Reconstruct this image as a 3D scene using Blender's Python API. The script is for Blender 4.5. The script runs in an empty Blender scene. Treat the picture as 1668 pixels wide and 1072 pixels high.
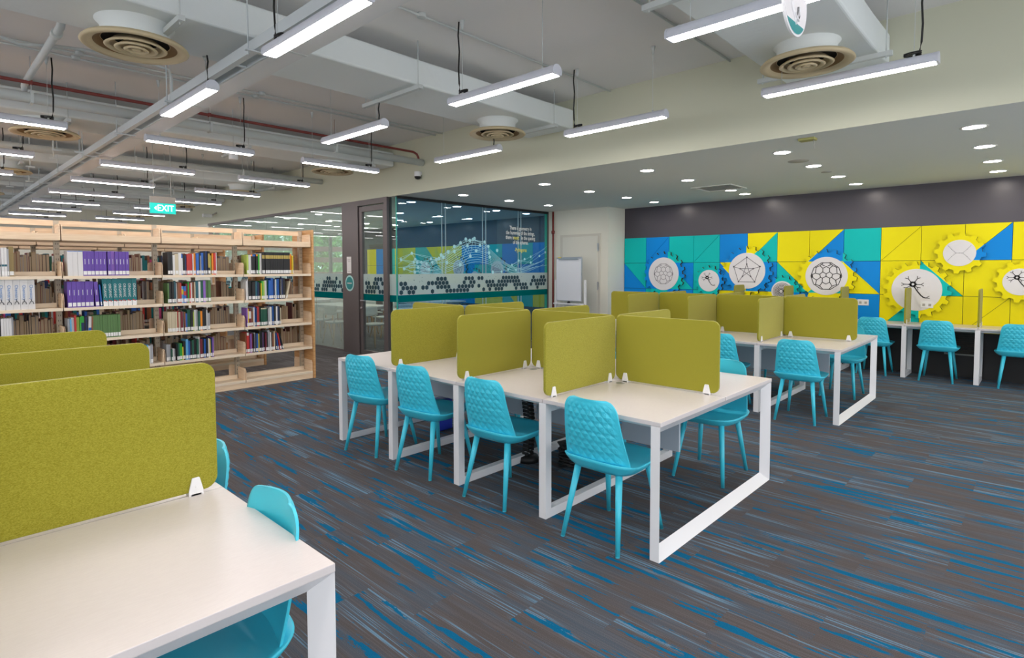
import bpy, bmesh, math, random
from mathutils import Vector, Matrix
random.seed(7)
C = bpy.context.scene.collection
S = bpy.context.scene
PI = math.pi

# ------------------------------------------------------------------ camera, world, exposure
cam_d = bpy.data.cameras.new('camera')
cam = bpy.data.objects.new('camera', cam_d); C.objects.link(cam)
cam_d.sensor_fit = 'HORIZONTAL'; cam_d.sensor_width = 36.0
cam_d.lens = 20.093
cam_d.shift_x = 0.0043; cam_d.shift_y = -0.03345
cam_d.clip_start = 0.05; cam_d.clip_end = 200
def cam_rot(yaw, pit, roll):
    a, b, c = map(math.radians, (yaw, pit, roll))
    F = Vector((math.sin(a)*math.cos(b), math.cos(a)*math.cos(b), -math.sin(b)))
    R = Vector((math.cos(a), -math.sin(a), 0)); U = R.cross(F)
    R2 = R*math.cos(c) + U*math.sin(c); U2 = -R*math.sin(c) + U*math.cos(c)
    return Matrix((R2, U2, -F)).transposed().to_4x4()
cam.matrix_world = Matrix.Translation((0, 0, 1.53715)) @ cam_rot(46.5737, 2.6707, -0.1429)
S.camera = cam
S.view_settings.view_transform = 'Standard'
S.view_settings.look = 'None'
S.view_settings.exposure = 0.36
S.view_settings.gamma = 1.0
S.view_settings.use_curve_mapping = False
try:
    S.cycles.max_bounces = 8; S.cycles.diffuse_bounces = 5; S.cycles.transparent_max_bounces = 24
    S.cycles.glossy_bounces = 3; S.cycles.sample_clamp_indirect = 6
    S.cycles.caustics_reflective = False; S.cycles.caustics_refractive = False
except Exception:
    pass
w = bpy.data.worlds.new('daylight'); S.world = w; w.use_nodes = True
w.node_tree.nodes['Background'].inputs[0].default_value = (0.95, 0.965, 1.0, 1)
w.node_tree.nodes['Background'].inputs[1].default_value = 2.3
PENDANT_E = 29.0; DOWN_E = 62.0

# ------------------------------------------------------------------ materials
MATS = {}
def mat(name, col, rough=.6, metal=0., emit=None, spec=.5, coat=0., bump=None, alpha=None):
    if name in MATS: return MATS[name]
    m = bpy.data.materials.new(name); m.use_nodes = True
    nt = m.node_tree; b = nt.nodes['Principled BSDF']
    b.inputs['Base Color'].default_value = (*col, 1); b.inputs['Roughness'].default_value = rough
    b.inputs['Metallic'].default_value = metal
    b.inputs['Specular IOR Level'].default_value = spec
    b.inputs['Coat Weight'].default_value = coat
    if emit:
        b.inputs['Emission Color'].default_value = (*emit[0], 1); b.inputs['Emission Strength'].default_value = emit[1]
    if alpha is not None: b.inputs['Alpha'].default_value = alpha
    if bump:
        tc = nt.nodes.new('ShaderNodeTexCoord'); n = nt.nodes.new('ShaderNodeTexNoise'); bp = nt.nodes.new('ShaderNodeBump')
        n.inputs['Scale'].default_value = bump[0]; n.inputs['Detail'].default_value = 4
        bp.inputs['Strength'].default_value = bump[1]; bp.inputs['Distance'].default_value = .01
        nt.links.new(tc.outputs['Object'], n.inputs['Vector']); nt.links.new(n.outputs['Fac'], bp.inputs['Height'])
        nt.links.new(bp.outputs['Normal'], b.inputs['Normal'])
    MATS[name] = m; return m
def noise_col(m, c1, c2, scale, vec=(1, 1, 1), detail=3, lo=.35, hi=.65):
    nt = m.node_tree; b = nt.nodes['Principled BSDF']
    tc = nt.nodes.new('ShaderNodeTexCoord'); mp = nt.nodes.new('ShaderNodeMapping'); mp.inputs['Scale'].default_value = vec
    n = nt.nodes.new('ShaderNodeTexNoise'); n.inputs['Scale'].default_value = scale; n.inputs['Detail'].default_value = detail
    r = nt.nodes.new('ShaderNodeValToRGB'); r.color_ramp.elements[0].position = lo; r.color_ramp.elements[1].position = hi
    r.color_ramp.elements[0].color = (*c1, 1); r.color_ramp.elements[1].color = (*c2, 1)
    nt.links.new(tc.outputs['Object'], mp.inputs['Vector']); nt.links.new(mp.outputs['Vector'], n.inputs['Vector'])
    nt.links.new(n.outputs['Fac'], r.inputs['Fac']); nt.links.new(r.outputs['Color'], b.inputs['Base Color'])
    return m
M_ceil = mat('ceiling_paint', (.80, .79, .78), .9)
M_soffit = mat('soffit_paint', (.76, .77, .73), .9)
M_cream = mat('cream_paint', (.76, .75, .66), .85)
M_fascia = mat('fascia_paint', (.62, .63, .50), .85)
M_dark = mat('charcoal_panel', (.056, .047, .064), .30, spec=.6)
M_black = mat('black_panel', (.012, .012, .013), .6)
M_frame = mat('bronze_grey_frame', (.145, .125, .125), .45, .3)
M_white = mat('white_metal', (.80, .80, .82), .38, bump=(900, .04))
M_top = noise_col(mat('pale_laminate', (.76, .70, .67), .30), (.745, .685, .655), (.775, .715, .685), 30, (1, 8, 1), 4)
M_edge = mat('laminate_edge', (.66, .62, .62), .45)
M_modesty = mat('modesty_metal', (.50, .55, .62), .4)
M_cyan = mat('turquoise_lacquer', (.055, .60, .78), .33, spec=.5)
M_plastic = mat('white_plastic', (.86, .86, .88), .35)
M_duct = mat('duct_paint', (.78, .83, .84), .75, bump=(9, .35))
M_diff = mat('diffuser_cream', (.62, .51, .32), .6)
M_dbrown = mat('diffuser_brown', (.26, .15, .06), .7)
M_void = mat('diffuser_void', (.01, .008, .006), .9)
M_pipe = mat('pipe_paint', (.62, .66, .66), .6)
M_red = mat('sprinkler_red', (.20, .03, .025), .5)
M_tray = mat('galvanised_tray', (.60, .65, .68), .5, .2)
M_housing = mat('pendant_housing', (.62, .64, .72), .4)
M_emit = mat('pendant_diffuser', (.9, .9, .9), .5, emit=((1, .93, .92), PENDANT_E))
M_down = mat('downlight_lens', (.9, .9, .9), .5, emit=((1, .90, .82), DOWN_E))
M_blackc = mat('black_cable', (.01, .01, .01), .5)
M_wood = noise_col(mat('maple_veneer', (.75, .55, .36), .5), (.78, .58, .38), (.88, .69, .49), 5, (1, 1, 14), 4)
M_woodo = noise_col(mat('oiled_maple', (.60, .33, .13), .5), (.54, .28, .10), (.68, .40, .18), 4, (1, 1, 12), 4)
M_shelf = mat('cream_steel_shelf', (.84, .71, .54), .45)
M_post = mat('beige_steel_post', (.55, .47, .36), .5)
M_rail_hole = mat('slot_hole', (.05, .04, .03), .8)
M_page = mat('book_pages', (.46, .36, .25), .9)
M_label = mat('call_label', (.85, .85, .84), .7)
M_exit = mat('exit_green', (0, .55, .48), .4, emit=((0, .55, .48), .6))
M_exitw = mat('exit_white', (.9, .9, .9), .4, emit=((1, 1, 1), .8))
M_grey = mat('grey_plastic', (.42, .40, .37), .6)
M_teal = mat('teal_vinyl', (0, .32, .33), .5)
M_silver = mat('silver_metal', (.55, .56, .60), .3, .7)
M_lwood = mat('beech_leg', (.66, .38, .17), .5)
M_ocean = mat('sign_teal', (0, .27, .28), .4)
M_seat_w = mat('pale_shell', (.70, .74, .72), .45)
TILE = {'T': mat('mural_teal', (0, .56, .54), .4, spec=.2), 'B': mat('mural_blue', (0, .27, .80), .4, spec=.2), 'Y': mat('mural_yellow', (.93, .82, .0), .4, spec=.2)}
M_seam = mat('mural_seam', (.03, .05, .05), .8)
M_gedge_d = mat('gear_edge_shade', (.06, .055, .02), .7)  # tooth shadow outline painted into the dark side faces of the gears
M_disc = mat('disc_white', (.80, .78, .80), .5)
M_ink = mat('drawing_ink', (.015, .012, .015), .6)
M_ink2 = mat('drawing_grey', (.16, .15, .17), .6)

def felt():
    m = mat('olive_felt', (.33, .32, .03), .95, spec=.1); nt = m.node_tree; b = nt.nodes['Principled BSDF']
    tc = nt.nodes.new('ShaderNodeTexCoord'); mp = nt.nodes.new('ShaderNodeMapping'); mp.inputs['Scale'].default_value = (1, 1, 2.2)
    n = nt.nodes.new('ShaderNodeTexNoise'); n.inputs['Scale'].default_value = 230; n.inputs['Detail'].default_value = 5; n.inputs['Roughness'].default_value = .7
    r = nt.nodes.new('ShaderNodeValToRGB'); r.color_ramp.elements[0].position = .38; r.color_ramp.elements[1].position = .64
    r.color_ramp.elements[0].color = (.240, .222, .015, 1); r.color_ramp.elements[1].color = (.40, .372, .047, 1)
    bp = nt.nodes.new('ShaderNodeBump'); bp.inputs['Strength'].default_value = .25; bp.inputs['Distance'].default_value = .004
    L = nt.links.new
    L(tc.outputs['Object'], mp.inputs['Vector']); L(mp.outputs['Vector'], n.inputs['Vector']); L(n.outputs['Fac'], r.inputs['Fac'])
    L(r.outputs['Color'], b.inputs['Base Color']); L(n.outputs['Fac'], bp.inputs['Height']); L(bp.outputs['Normal'], b.inputs['Normal'])
    b.inputs['Sheen Weight'].default_value = .25
    return m
M_felt = felt()

def carpet():
    m = bpy.data.materials.new('streaked_carpet'); m.use_nodes = True; nt = m.node_tree; N = nt.nodes; L = nt.links.new
    b = N['Principled BSDF']; b.inputs['Roughness'].default_value = .9; b.inputs['Specular IOR Level'].default_value = .15
    geo = N.new('ShaderNodeNewGeometry'); sep = N.new('ShaderNodeSeparateXYZ'); L(geo.outputs['Position'], sep.inputs[0])
    X, Y = sep.outputs[0], sep.outputs[1]
    def ma(op, a, b_=None, c=None, clamp=False):
        n = N.new('ShaderNodeMath'); n.operation = op; n.use_clamp = clamp
        for i, v in enumerate((a, b_, c)):
            if v is None: continue
            if isinstance(v, (int, float)): n.inputs[i].default_value = v
            else: L(v, n.inputs[i])
        return n.outputs[0]
    xi = ma('FLOOR', ma('DIVIDE', X, .25)); 
    wn0 = N.new('ShaderNodeTexWhiteNoise'); wn0.noise_dimensions = '1D'; L(xi, wn0.inputs['W'])
    yi = ma('FLOOR', ma('ADD', Y, ma('MULTIPLY', ma('MODULO', xi, 3), .334)))
    cmb = N.new('ShaderNodeCombineXYZ'); L(xi, cmb.inputs[0]); L(yi, cmb.inputs[1])
    wn = N.new('ShaderNodeTexWhiteNoise'); wn.noise_dimensions = '2D'; L(cmb.outputs[0], wn.inputs['Vector'])
    off = ma('MULTIPLY', wn.outputs['Value'], 40)
    def noise(sx, sy, det=2, rough=.5, seed=0, planky=True):
        c = N.new('ShaderNodeCombineXYZ')
        L(ma('MULTIPLY', X, sx), c.inputs[0]); L(ma('MULTIPLY', Y, sy), c.inputs[1])
        if planky: L(ma('ADD', off, seed), c.inputs[2])
        else: c.inputs[2].default_value = seed
        n = N.new('ShaderNodeTexNoise'); n.inputs['Scale'].default_value = 1; n.inputs['Detail'].default_value = det; n.inputs['Roughness'].default_value = rough
        L(c.outputs[0], n.inputs['Vector']); return n.outputs['Fac']
    def step(v, lo, hi):
        r = N.new('ShaderNodeMapRange'); r.inputs[1].default_value = lo; r.inputs[2].default_value = hi; r.clamp = True; L(v, r.inputs[0]); return r.outputs[0]
    def mix(f, a, b_):
        n = N.new('ShaderNodeMix'); n.data_type = 'RGBA'; L(f, n.inputs[0])
        for i, v in ((6, a), (7, b_)):
            if isinstance(v, tuple): n.inputs[i].default_value = (*v, 1)
            else: L(v, n.inputs[i])
        return n.outputs[2]
    rag = noise(90, 22, 4, .7, 3)
    solid = ma('ADD', noise(21, 1.5, 2, .5, 0), ma('MULTIPLY', ma('SUBTRACT', rag, .5), .20))
    f_solid = step(solid, .600, .612)
    lines = noise(150, 1.3, 1, .4, 9); lmask = noise(9, 1.2, 2, .5, 17)
    f_lines = ma('MULTIPLY', step(lines, .52, .60), step(lmask, .50, .60))
    f_tint = step(noise(11, 1.3, 2, .5, 27), .46, .66)
    speck = noise(420, 420, 2, .6, 5, False)
    base = mix(f_tint, (.088, .077, .076), (.073, .088, .110))
    base = mix(ma('MULTIPLY', step(noise(170, 1.5, 1, .4, 33), .5, .62), .30), base, (.15, .14, .145))
    colr = mix(f_lines, base, (.13, .235, .33))
    colr = mix(f_solid, colr, (.0, .115, .235))
    grey = mix(f_lines, mix(f_tint, (.105, .098, .098), (.135, .13, .135)), (.22, .22, .235))
    inroom = ma('MULTIPLY', ma('GREATER_THAN', X, 5.6), ma('GREATER_THAN', Y, 7.8))
    far = ma('MAXIMUM', ma('GREATER_THAN', Y, 7.42), inroom)
    colr = mix(far, colr, grey)
    colr2 = N.new('ShaderNodeMix'); colr2.data_type = 'RGBA'; colr2.blend_type = 'MULTIPLY'; colr2.inputs[0].default_value = 1
    L(colr, colr2.inputs[6]); sp = N.new('ShaderNodeMapRange'); sp.inputs[1].default_value = .3; sp.inputs[2].default_value = .7; sp.inputs[3].default_value = .62; sp.inputs[4].default_value = 1.38
    L(speck, sp.inputs[0]); cc = N.new('ShaderNodeCombineXYZ')
    for i in range(3): L(sp.outputs[0], cc.inputs[i])
    L(cc.outputs[0], colr2.inputs[7]); L(colr2.outputs[2], b.inputs['Base Color'])
    bp = N.new('ShaderNodeBump'); bp.inputs['Strength'].default_value = .4; bp.inputs['Distance'].default_value = .004
    L(speck, bp.inputs['Height']); L(bp.outputs['Normal'], b.inputs['Normal'])
    return m
M_carpet = carpet()

def film(name, tint, opac, fcol=None, gloss=True):
    """sheet glass or vinyl: tinted see-through + mirror reflection, optionally partly opaque"""
    m = bpy.data.materials.new(name); m.use_nodes = True; nt = m.node_tree; N = nt.nodes; L = nt.links.new
    for n in list(N):
        if n.type != 'OUTPUT_MATERIAL': N.remove(n)
    out = [n for n in N if n.type == 'OUTPUT_MATERIAL'][0]
    t = N.new('ShaderNodeBsdfTransparent'); t.inputs[0].default_value = (*tint, 1)
    cur = t.outputs[0]
    if opac > 0:
        d = N.new('ShaderNodeBsdfDiffuse'); d.inputs[0].default_value = (*fcol, 1)
        mx = N.new('ShaderNodeMixShader'); mx.inputs[0].default_value = opac; L(cur, mx.inputs[1]); L(d.outputs[0], mx.inputs[2]); cur = mx.outputs[0]
    if gloss:
        g = N.new('ShaderNodeBsdfGlossy'); g.inputs['Roughness'].default_value = .0
        ge = N.new('ShaderNodeNewGeometry'); dt = N.new('ShaderNodeVectorMath'); dt.operation = 'DOT_PRODUCT'
        L(ge.outputs['Incoming'], dt.inputs[0]); L(ge.outputs['Normal'], dt.inputs[1])
        def mm(op, a, b_=None):
            n = N.new('ShaderNodeMath'); n.operation = op; n.use_clamp = op != 'ABSOLUTE'
            if isinstance(a, (int, float)): n.inputs[0].default_value = a
            else: L(a, n.inputs[0])
            if b_ is not None:
                if isinstance(b_, (int, float)): n.inputs[1].default_value = b_
                else: L(b_, n.inputs[1])
            return n.outputs[0]
        fr = mm('ADD', mm('MULTIPLY', mm('POWER', mm('SUBTRACT', 1.0, mm('ABSOLUTE', dt.outputs['Value'])), 5.0), .95), .045)
        mx = N.new('ShaderNodeMixShader'); L(fr, mx.inputs[0]); L(cur, mx.inputs[1]); L(g.outputs[0], mx.inputs[2]); cur = mx.outputs[0]
    L(cur, out.inputs[0]); return m
M_glass = film('clear_glass', (.86, .95, .93), 0)
M_glass_t = film('tinted_glass', (.64, .79, .89), .12, (.04, .22, .38))
M_glass_f = film('glass_painted_reflection', (.90, .96, .94), .30, (.72, .82, .76))  # pale diffuse layer stands in for bright reflections on the front panes
M_frost = film('frosted_film', (.85, .95, .93), .62, (.62, .74, .73), False)
M_band = film('teal_film', (.1, .5, .5), .62, (0, .20, .21), False)
M_net = film('pale_net_film', (.8, .95, 1), .85, (.45, .80, .88), False)
M_gedge = mat('green_glass_edge', (.03, .38, .30), .2)
M_hex = film('dark_hex_film', (.3, .4, .45), .82, (.045, .085, .11), False)
M_wtext = mat('white_lettering', (.75, .77, .75), .6)
M_ytext = mat('yellow_lettering', (.75, .72, .12), .6)

# ------------------------------------------------------------------ helpers
def link(o, parent=None):
    C.objects.link(o)
    if parent: o.parent = parent
    return o
def tag(o, label=None, cat=None, group=None, kind=None):
    if label: o['label'] = label
    if cat: o['category'] = cat
    if group: o['group'] = group
    if kind: o['kind'] = kind
    return o
def thing(name, label, cat, loc=(0, 0, 0), rz=0, group=None):
    o = bpy.data.objects.new(name, None); C.objects.link(o); o.empty_display_size = .1
    o.location = loc; o.rotation_euler = (0, 0, rz); return tag(o, label, cat, group)
class MB:
    def __init__(s): s.bm = bmesh.new(); s.mats = []
    def mi(s, m):
        if m is None: return 0
        if m not in s.mats: s.mats.append(m)
        return s.mats.index(m)
    def box(s, x0, x1, y0, y1, z0, z1, m=None):
        v = [s.bm.verts.new(p) for p in ((x0, y0, z0), (x1, y0, z0), (x1, y1, z0), (x0, y1, z0), (x0, y0, z1), (x1, y0, z1), (x1, y1, z1), (x0, y1, z1))]
        k = s.mi(m); fs = []
        for q in ((3, 2, 1, 0), (4, 5, 6, 7), (0, 1, 5, 4), (1, 2, 6, 5), (2, 3, 7, 6), (3, 0, 4, 7)):
            f = s.bm.faces.new([v[i] for i in q]); f.material_index = k; fs.append(f)
        return v
    def hexa(s, pts, m=None):
        v = [s.bm.verts.new(p) for p in pts]; k = s.mi(m)
        for q in ((3, 2, 1, 0), (4, 5, 6, 7), (0, 1, 5, 4), (1, 2, 6, 5), (2, 3, 7, 6), (3, 0, 4, 7)):
            f = s.bm.faces.new([v[i] for i in q]); f.material_index = k
    def face(s, pts, m=None):
        f = s.bm.faces.new([s.bm.verts.new(p) for p in pts]); f.material_index = s.mi(m); return f
    def tube(s, a, b, r0, r1=None, n=12, m=None, smooth=True, caps=True):
        a = Vector(a); b = Vector(b); r1 = r0 if r1 is None else r1
        d = (b-a).normalized(); up = Vector((0, 0, 1)) if abs(d.z) < .9 else Vector((1, 0, 0))
        u = d.cross(up).normalized(); v = d.cross(u); k = s.mi(m)
        A = [s.bm.verts.new(a+(u*math.cos(t)+v*math.sin(t))*r0) for t in [2*PI*i/n for i in range(n)]]
        B = [s.bm.verts.new(b+(u*math.cos(t)+v*math.sin(t))*r1) for t in [2*PI*i/n for i in range(n)]]
        for i in range(n):
            f = s.bm.faces.new((A[i], B[i], B[(i+1) % n], A[(i+1) % n])); f.material_index = k; f.smooth = smooth
        if caps:
            f = s.bm.faces.new(A); f.material_index = k; f = s.bm.faces.new(B[::-1]); f.material_index = k
    def path(s, pts, r, n=8, m=None):
        pts = [Vector(p) for p in pts]; k = s.mi(m); rings = []
        for i, p in enumerate(pts):
            d = (pts[min(i+1, len(pts)-1)]-pts[max(i-1, 0)]).normalized()
            up = Vector((0, 0, 1)) if abs(d.z) < .95 else Vector((1, 0, 0))
            u = d.cross(up).normalized(); v = d.cross(u)
            rings.append([s.bm.verts.new(p+(u*math.cos(t)+v*math.sin(t))*r) for t in [2*PI*j/n for j in range(n)]])
        for A, B in zip(rings, rings[1:]):
            for i in range(n):
                f = s.bm.faces.new((A[i], B[i], B[(i+1) % n], A[(i+1) % n])); f.material_index = k; f.smooth = True
        s.bm.faces.new(rings[0]).material_index = k; s.bm.faces.new(rings[-1][::-1]).material_index = k
    def loft(s, rings, m=None, smooth=True, cap0=True, cap1=True):
        k = s.mi(m); R = [[s.bm.verts.new(p) for p in r] for r in rings]; n = len(R[0])
        for A, B in zip(R, R[1:]):
            for i in range(n):
                f = s.bm.faces.new((A[i], A[(i+1) % n], B[(i+1) % n], B[i])); f.material_index = k; f.smooth = smooth
        if cap0: s.bm.faces.new(R[0][::-1]).material_index = k
        if cap1:
            f = s.bm.faces.new(R[-1]); f.material_index = k
    def lathe(s, prof, c=(0, 0, 0), n=48, m=None, ms=None):
        k = s.mi(m)
        R = [[s.bm.verts.new((c[0]+r*math.cos(t), c[1]+r*math.sin(t), c[2]+z)) for t in [2*PI*i/n for i in range(n)]] for r, z in prof]
        for j, (A, B) in enumerate(zip(R, R[1:])):
            for i in range(n):
                f = s.bm.faces.new((A[i], A[(i+1) % n], B[(i+1) % n], B[i])); f.material_index = k if ms is None else s.mi(ms[j]); f.smooth = True
    def prism(s, poly, axis, a0, a1, m=None):
        """poly of 2D points; axis 'x': pts=(y,z) 'y': pts=(x,z) 'z': pts=(x,y)"""
        k = s.mi(m)
        def P(q, a): return (a, q[0], q[1]) if axis == 'x' else ((q[0], a, q[1]) if axis == 'y' else (q[0], q[1], a))
        A = [s.bm.verts.new(P(q, a0)) for q in poly]; B = [s.bm.verts.new(P(q, a1)) for q in poly]; n = len(poly)
        for i in range(n):
            f = s.bm.faces.new((A[i], A[(i+1) % n], B[(i+1) % n], B[i])); f.material_index = k
        s.bm.faces.new(A[::-1]).material_index = k; s.bm.faces.new(B).material_index = k
    def build(s, name, m=None, parent=None, bevel=0, loc=None, segs=2, auto=False):
        bmesh.ops.recalc_face_normals(s.bm, faces=s.bm.faces)
        me = bpy.data.meshes.new(name); s.bm.to_mesh(me); s.bm.free()
        if s.mats:
            for q in s.mats: me.materials.append(q)
        else: me.materials.append(m)
        o = bpy.data.objects.new(name, me); link(o, parent)
        if loc: o.location = loc
        if bevel:
            b = o.modifiers.new('bevel', 'BEVEL'); b.width = bevel; b.segments = segs; b.limit_method = 'ANGLE'; b.angle_limit = .6
        return o
def box(name, x0, x1, y0, y1, z0, z1, m, parent=None, bevel=0):
    b = MB(); b.box(x0, x1, y0, y1, z0, z1); return b.build(name, m, parent, bevel)
def struct(o): o['kind'] = 'structure'; return o
def rrect(x0, x1, z0, z1, r, n=6, corners=(1, 1, 1, 1)):
    out = []
    for (cx, cz, a0), on in zip(((x1-r, z0+r, -PI/2), (x1-r, z1-r, 0), (x0+r, z1-r, PI/2), (x0+r, z0+r, PI)), corners):
        if on: out += [(cx+r*math.cos(a0+PI/2*i/n), cz+r*math.sin(a0+PI/2*i/n)) for i in range(n+1)]
        else: out.append({-PI/2: (x1, z0), 0: (x1, z1), PI/2: (x0, z1), PI: (x0, z0)}[a0])
    return out
def copy_tree(o, parent=None, **kw):
    c = o.copy(); C.objects.link(c)
    if parent: c.parent = parent
    for ch in list(o.children): copy_tree(ch, c)
    return c
def text_obj(name, body, size, m, parent=None, depth=.001, align='CENTER', bold=False):
    cu = bpy.data.curves.new(name, 'FONT'); cu.body = body; cu.size = size; cu.align_x = align; cu.align_y = 'CENTER'; cu.extrude = depth
    cu.resolution_u = 3
    if bold: cu.offset = size*.011
    t = bpy.data.objects.new(name, cu); C.objects.link(t)
    dg = bpy.context.evaluated_depsgraph_get(); me = bpy.data.meshes.new_from_object(t.evaluated_get(dg))
    bpy.data.objects.remove(t); me.materials.clear(); me.materials.append(m)
    o = bpy.data.objects.new(name, me); link(o, parent); return o
def ordi(i):
    s = ['first', 'second', 'third', 'fourth', 'fifth', 'sixth', 'seventh', 'eighth', 'ninth', 'tenth', 'eleventh', 'twelfth', 'thirteenth', 'fourteenth', 'fifteenth', 'sixteenth', 'seventeenth', 'eighteenth', 'nineteenth', 'twentieth']
    return s[i] if i < 20 else 'twenty-' + s[i-20] if i < 29 else 'thirtieth'

# layout numbers
HT = .74; P = .7937; D = 1.619
XS, XW, YG, ZC, ZL = 5.6, 10.1, 7.8, 3.56, 2.73

# ------------------------------------------------------------------ room shell
struct(box('floor', -8.2, 10.5, -3.7, 24.2, -.1, 0, M_carpet))
struct(box('ceiling', -8.2, XS, -3.7, 24.2, ZC, ZC+.1, M_ceil))
struct(box('ceiling', XS+.003, 10.3, -3.7, 16.2, ZL-.001, ZL+.1, M_soffit))
struct(box('wall_soffit_edge', XS, XS+.12, -3.7, 24.2, ZL, ZC, M_fascia))
struct(box('wall_right', XW, XW+.15, -3.7, 16.2, 0, ZL, M_dark))
struct(box('wall_far', -8.2, XS, 24.0, 24.15, 0, ZC, M_cream))
struct(box('wall_far', XS, XS+.12, 16.2, 24.0, 0, ZL, M_cream))
b = MB(); X0 = 9.5
b.box(X0, XW, 6.28, 7.8, 0, ZL)
struct(b.build('wall_column', M_cream))
# unseen back wall (behind the camera) and left wall; window openings enlarged to light the ceiling
b = MB(); b.box(-8.2, 10.3, -3.7, -3.55, 0, .3); b.box(-8.2, 10.3, -3.7, -3.55, 2.7, ZC)
for x in (-8.2, -5.2, -2.2, .8, 3.8, 6.8, 9.8): b.box(x, x+.3, -3.7, -3.55, .3, 2.7)
struct(b.build('wall_back', M_cream))
b = MB(); b.box(-8.2, -8.05, -3.55, 24, 0, .3); b.box(-8.2, -8.05, -3.55, 24, 3.1, ZC)
for k in range(10): b.box(-8.2, -8.05, -3.55+k*3, -3.3+k*3, .3, 3.1)
struct(b.build('wall_left', M_cream))
# far window wall of the glass room
b = MB(); b.box(XS+.12, XW, 16, 16.12, 0, .8); b.box(XS+.12, XW, 16, 16.12, 2.62, ZL)
struct(b.build('wall_far', M_cream))
t = struct(bpy.data.objects.new('window_3', None)); C.objects.link(t); t.location = (8, 16, 1)
b = MB()
for x in (5.72, 6.8, 7.9, 9.0, 10.02): b.box(x-8, x+.08-8, 0, .08, -.2, 1.62)
b.box(-2.28, 2.1, 0, .08, 1.55, 1.62); b.box(-2.28, 2.1, 0, .08, -.2, -.12)
b.build('window_frame', M_frame, t)
box('glass_pane', -2.28, 2.1, .035, .045, -.2, 1.6, M_glass, t)
for z in (1.25, 1.75, 2.12):
    o = box('sunshade_beam', XS+.2, 13.5, 18.0, 18.12, z, z+.17, mat('maroon_steel', (.20, .085, .075), .6))
    tag(o, {1.25: 'lowest', 1.75: 'middle', 2.12: 'topmost'}[z] + ' maroon sunshade beam outside the glass room window', 'beam')
    for x in (XS+.25, 9.4, 13.4):
        box('bracket', x, x+.06, 18.03, 18.1, 0, z, M_frame, o)
# green trees outside the far window
M_leaf = noise_col(mat('leaf_green', (.16, .42, .08), .7), (.10, .30, .05), (.34, .66, .20), 3)
def tree(x, y, h, lab):
    t = thing('garden_tree', lab, 'tree', (x, y, -.1))
    b = MB(); b.tube((0, 0, 0), (0, 0, h*.6), .12, .07, 10); b.tube((0, 0, h*.5), (.5, .1, h*.8), .06, .03); b.tube((0, 0, h*.5), (-.5, .1, h*.75), .06, .03)
    b.build('trunk', mat('bark', (.12, .08, .05), .9), t)
    rnd = random.Random(x*10); b = MB()
    for i in range(2600):
        a = rnd.uniform(0, 2*PI); zz = rnd.uniform(-1, 1); rr = (rnd.random()**.4)
        c = Vector((math.cos(a)*math.sqrt(1-zz*zz)*1.5*rr, math.sin(a)*math.sqrt(1-zz*zz)*1.3*rr, h*.62+zz*h*.42*rr))
        u = Vector((rnd.uniform(-1, 1), rnd.uniform(-1, 1), rnd.uniform(-1, 1))).normalized()*.13; v = u.orthogonal().normalized()*.07
        b.face([c-u, c-v, c+u, c+v])
    b.build('foliage', M_leaf, t)
for i, x in enumerate((8.6, 11.8, 15.0)):
    tree(x, 20.5+(i % 2), 4.2, ordi(i)+' leafy green tree from the left outside the far window')

# ------------------------------------------------------------------ glass partition
def hexcluster(b, L_, plane, P0, seed, m, gap=0):
    """rows of hexagons along a strip of length L_, z from 1.1; plane 'x' or 'y'"""
    r = random.Random(seed); R = .046; dx = R*1.80; dz = R*1.56
    n = int(L_/dx)
    for i in range(n):
        cl = 1.25+1.0*math.sin(i*.55+seed)+.5*math.sin(i*1.31)
        gap_ = (math.sin(i*.37+seed*2) > .90)
        for row in range(4):
            p = 1.05-.36*abs(row-cl)
            if gap_: p *= .35
            if r.random() > p: continue
            u = (i+.5*(row % 2))*dx+R; z = 1.135+row*dz
            if u > L_-R: continue
            pts = [(u+R*.92*math.sin(PI/3*k), z+R*.92*math.cos(PI/3*k)) for k in range(6)]
            if plane == 'x': b.face([(P0[0], P0[1]+q[0], q[1]) for q in pts], m)
            else: b.face([(P0[0]+q[0], P0[1], q[1]) for q in pts], m)
    for i in range(int(L_*26)):
        u = r.uniform(.02, L_-.02); z = 1.27+abs(r.gauss(0, .07)); q = r.choice((.003, .004, .006))
        if z > 1.42: continue
        pts = [(u+q*math.cos(PI/3*k), z+q*math.sin(PI/3*k)) for k in range(6)]
        if plane == 'x': b.face([(P0[0], P0[1]+a[0], a[1]) for a in pts], m)
        else: b.face([(P0[0]+a[0], P0[1], a[1]) for a in pts], m)
G = bpy.data.objects.new('window_1', None); C.objects.link(G); struct(G); G.location = (0, 0, 0)   # side glass, faces the camera room
W2 = bpy.data.objects.new('window_2', None); C.objects.link(W2); struct(W2)
xs = [5.6, 6.6, 7.6, 8.6, 9.5]
for a, c in zip(xs, xs[1:]):
    box('glass_pane', a+.004, c-.004, YG, YG+.012, .03, ZL-.04, M_glass_t, G)
b = MB()
for a in xs[1:-1]: b.box(a-.045, a-.04, YG-.004, YG+.016, .03, ZL-.04); b.box(a+.04, a+.045, YG-.004, YG+.016, .03, ZL-.04)
b.build('pane_joint', mat('joint_silicone', (.55, .66, .66), .4), G)
b = MB()
b.box(5.6, 9.5, YG-.02, YG+.035, ZL-.045, ZL, M_black); b.box(5.6, 9.5, YG-.02, YG+.035, 0, .03, M_frame)
b.box(9.47, 9.5, YG-.02, YG+.035, 0, ZL, M_frame)
b.build('window_frame', M_frame, G)
box('glass_edge', 9.40, 9.47, YG-.003, YG+.016, .03, ZL-.05, M_gedge, G)
box('glass_edge', XS-.012, XS+.0, YG-.003, YG+.02, .03, ZL-.02, M_gedge, G)
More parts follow.
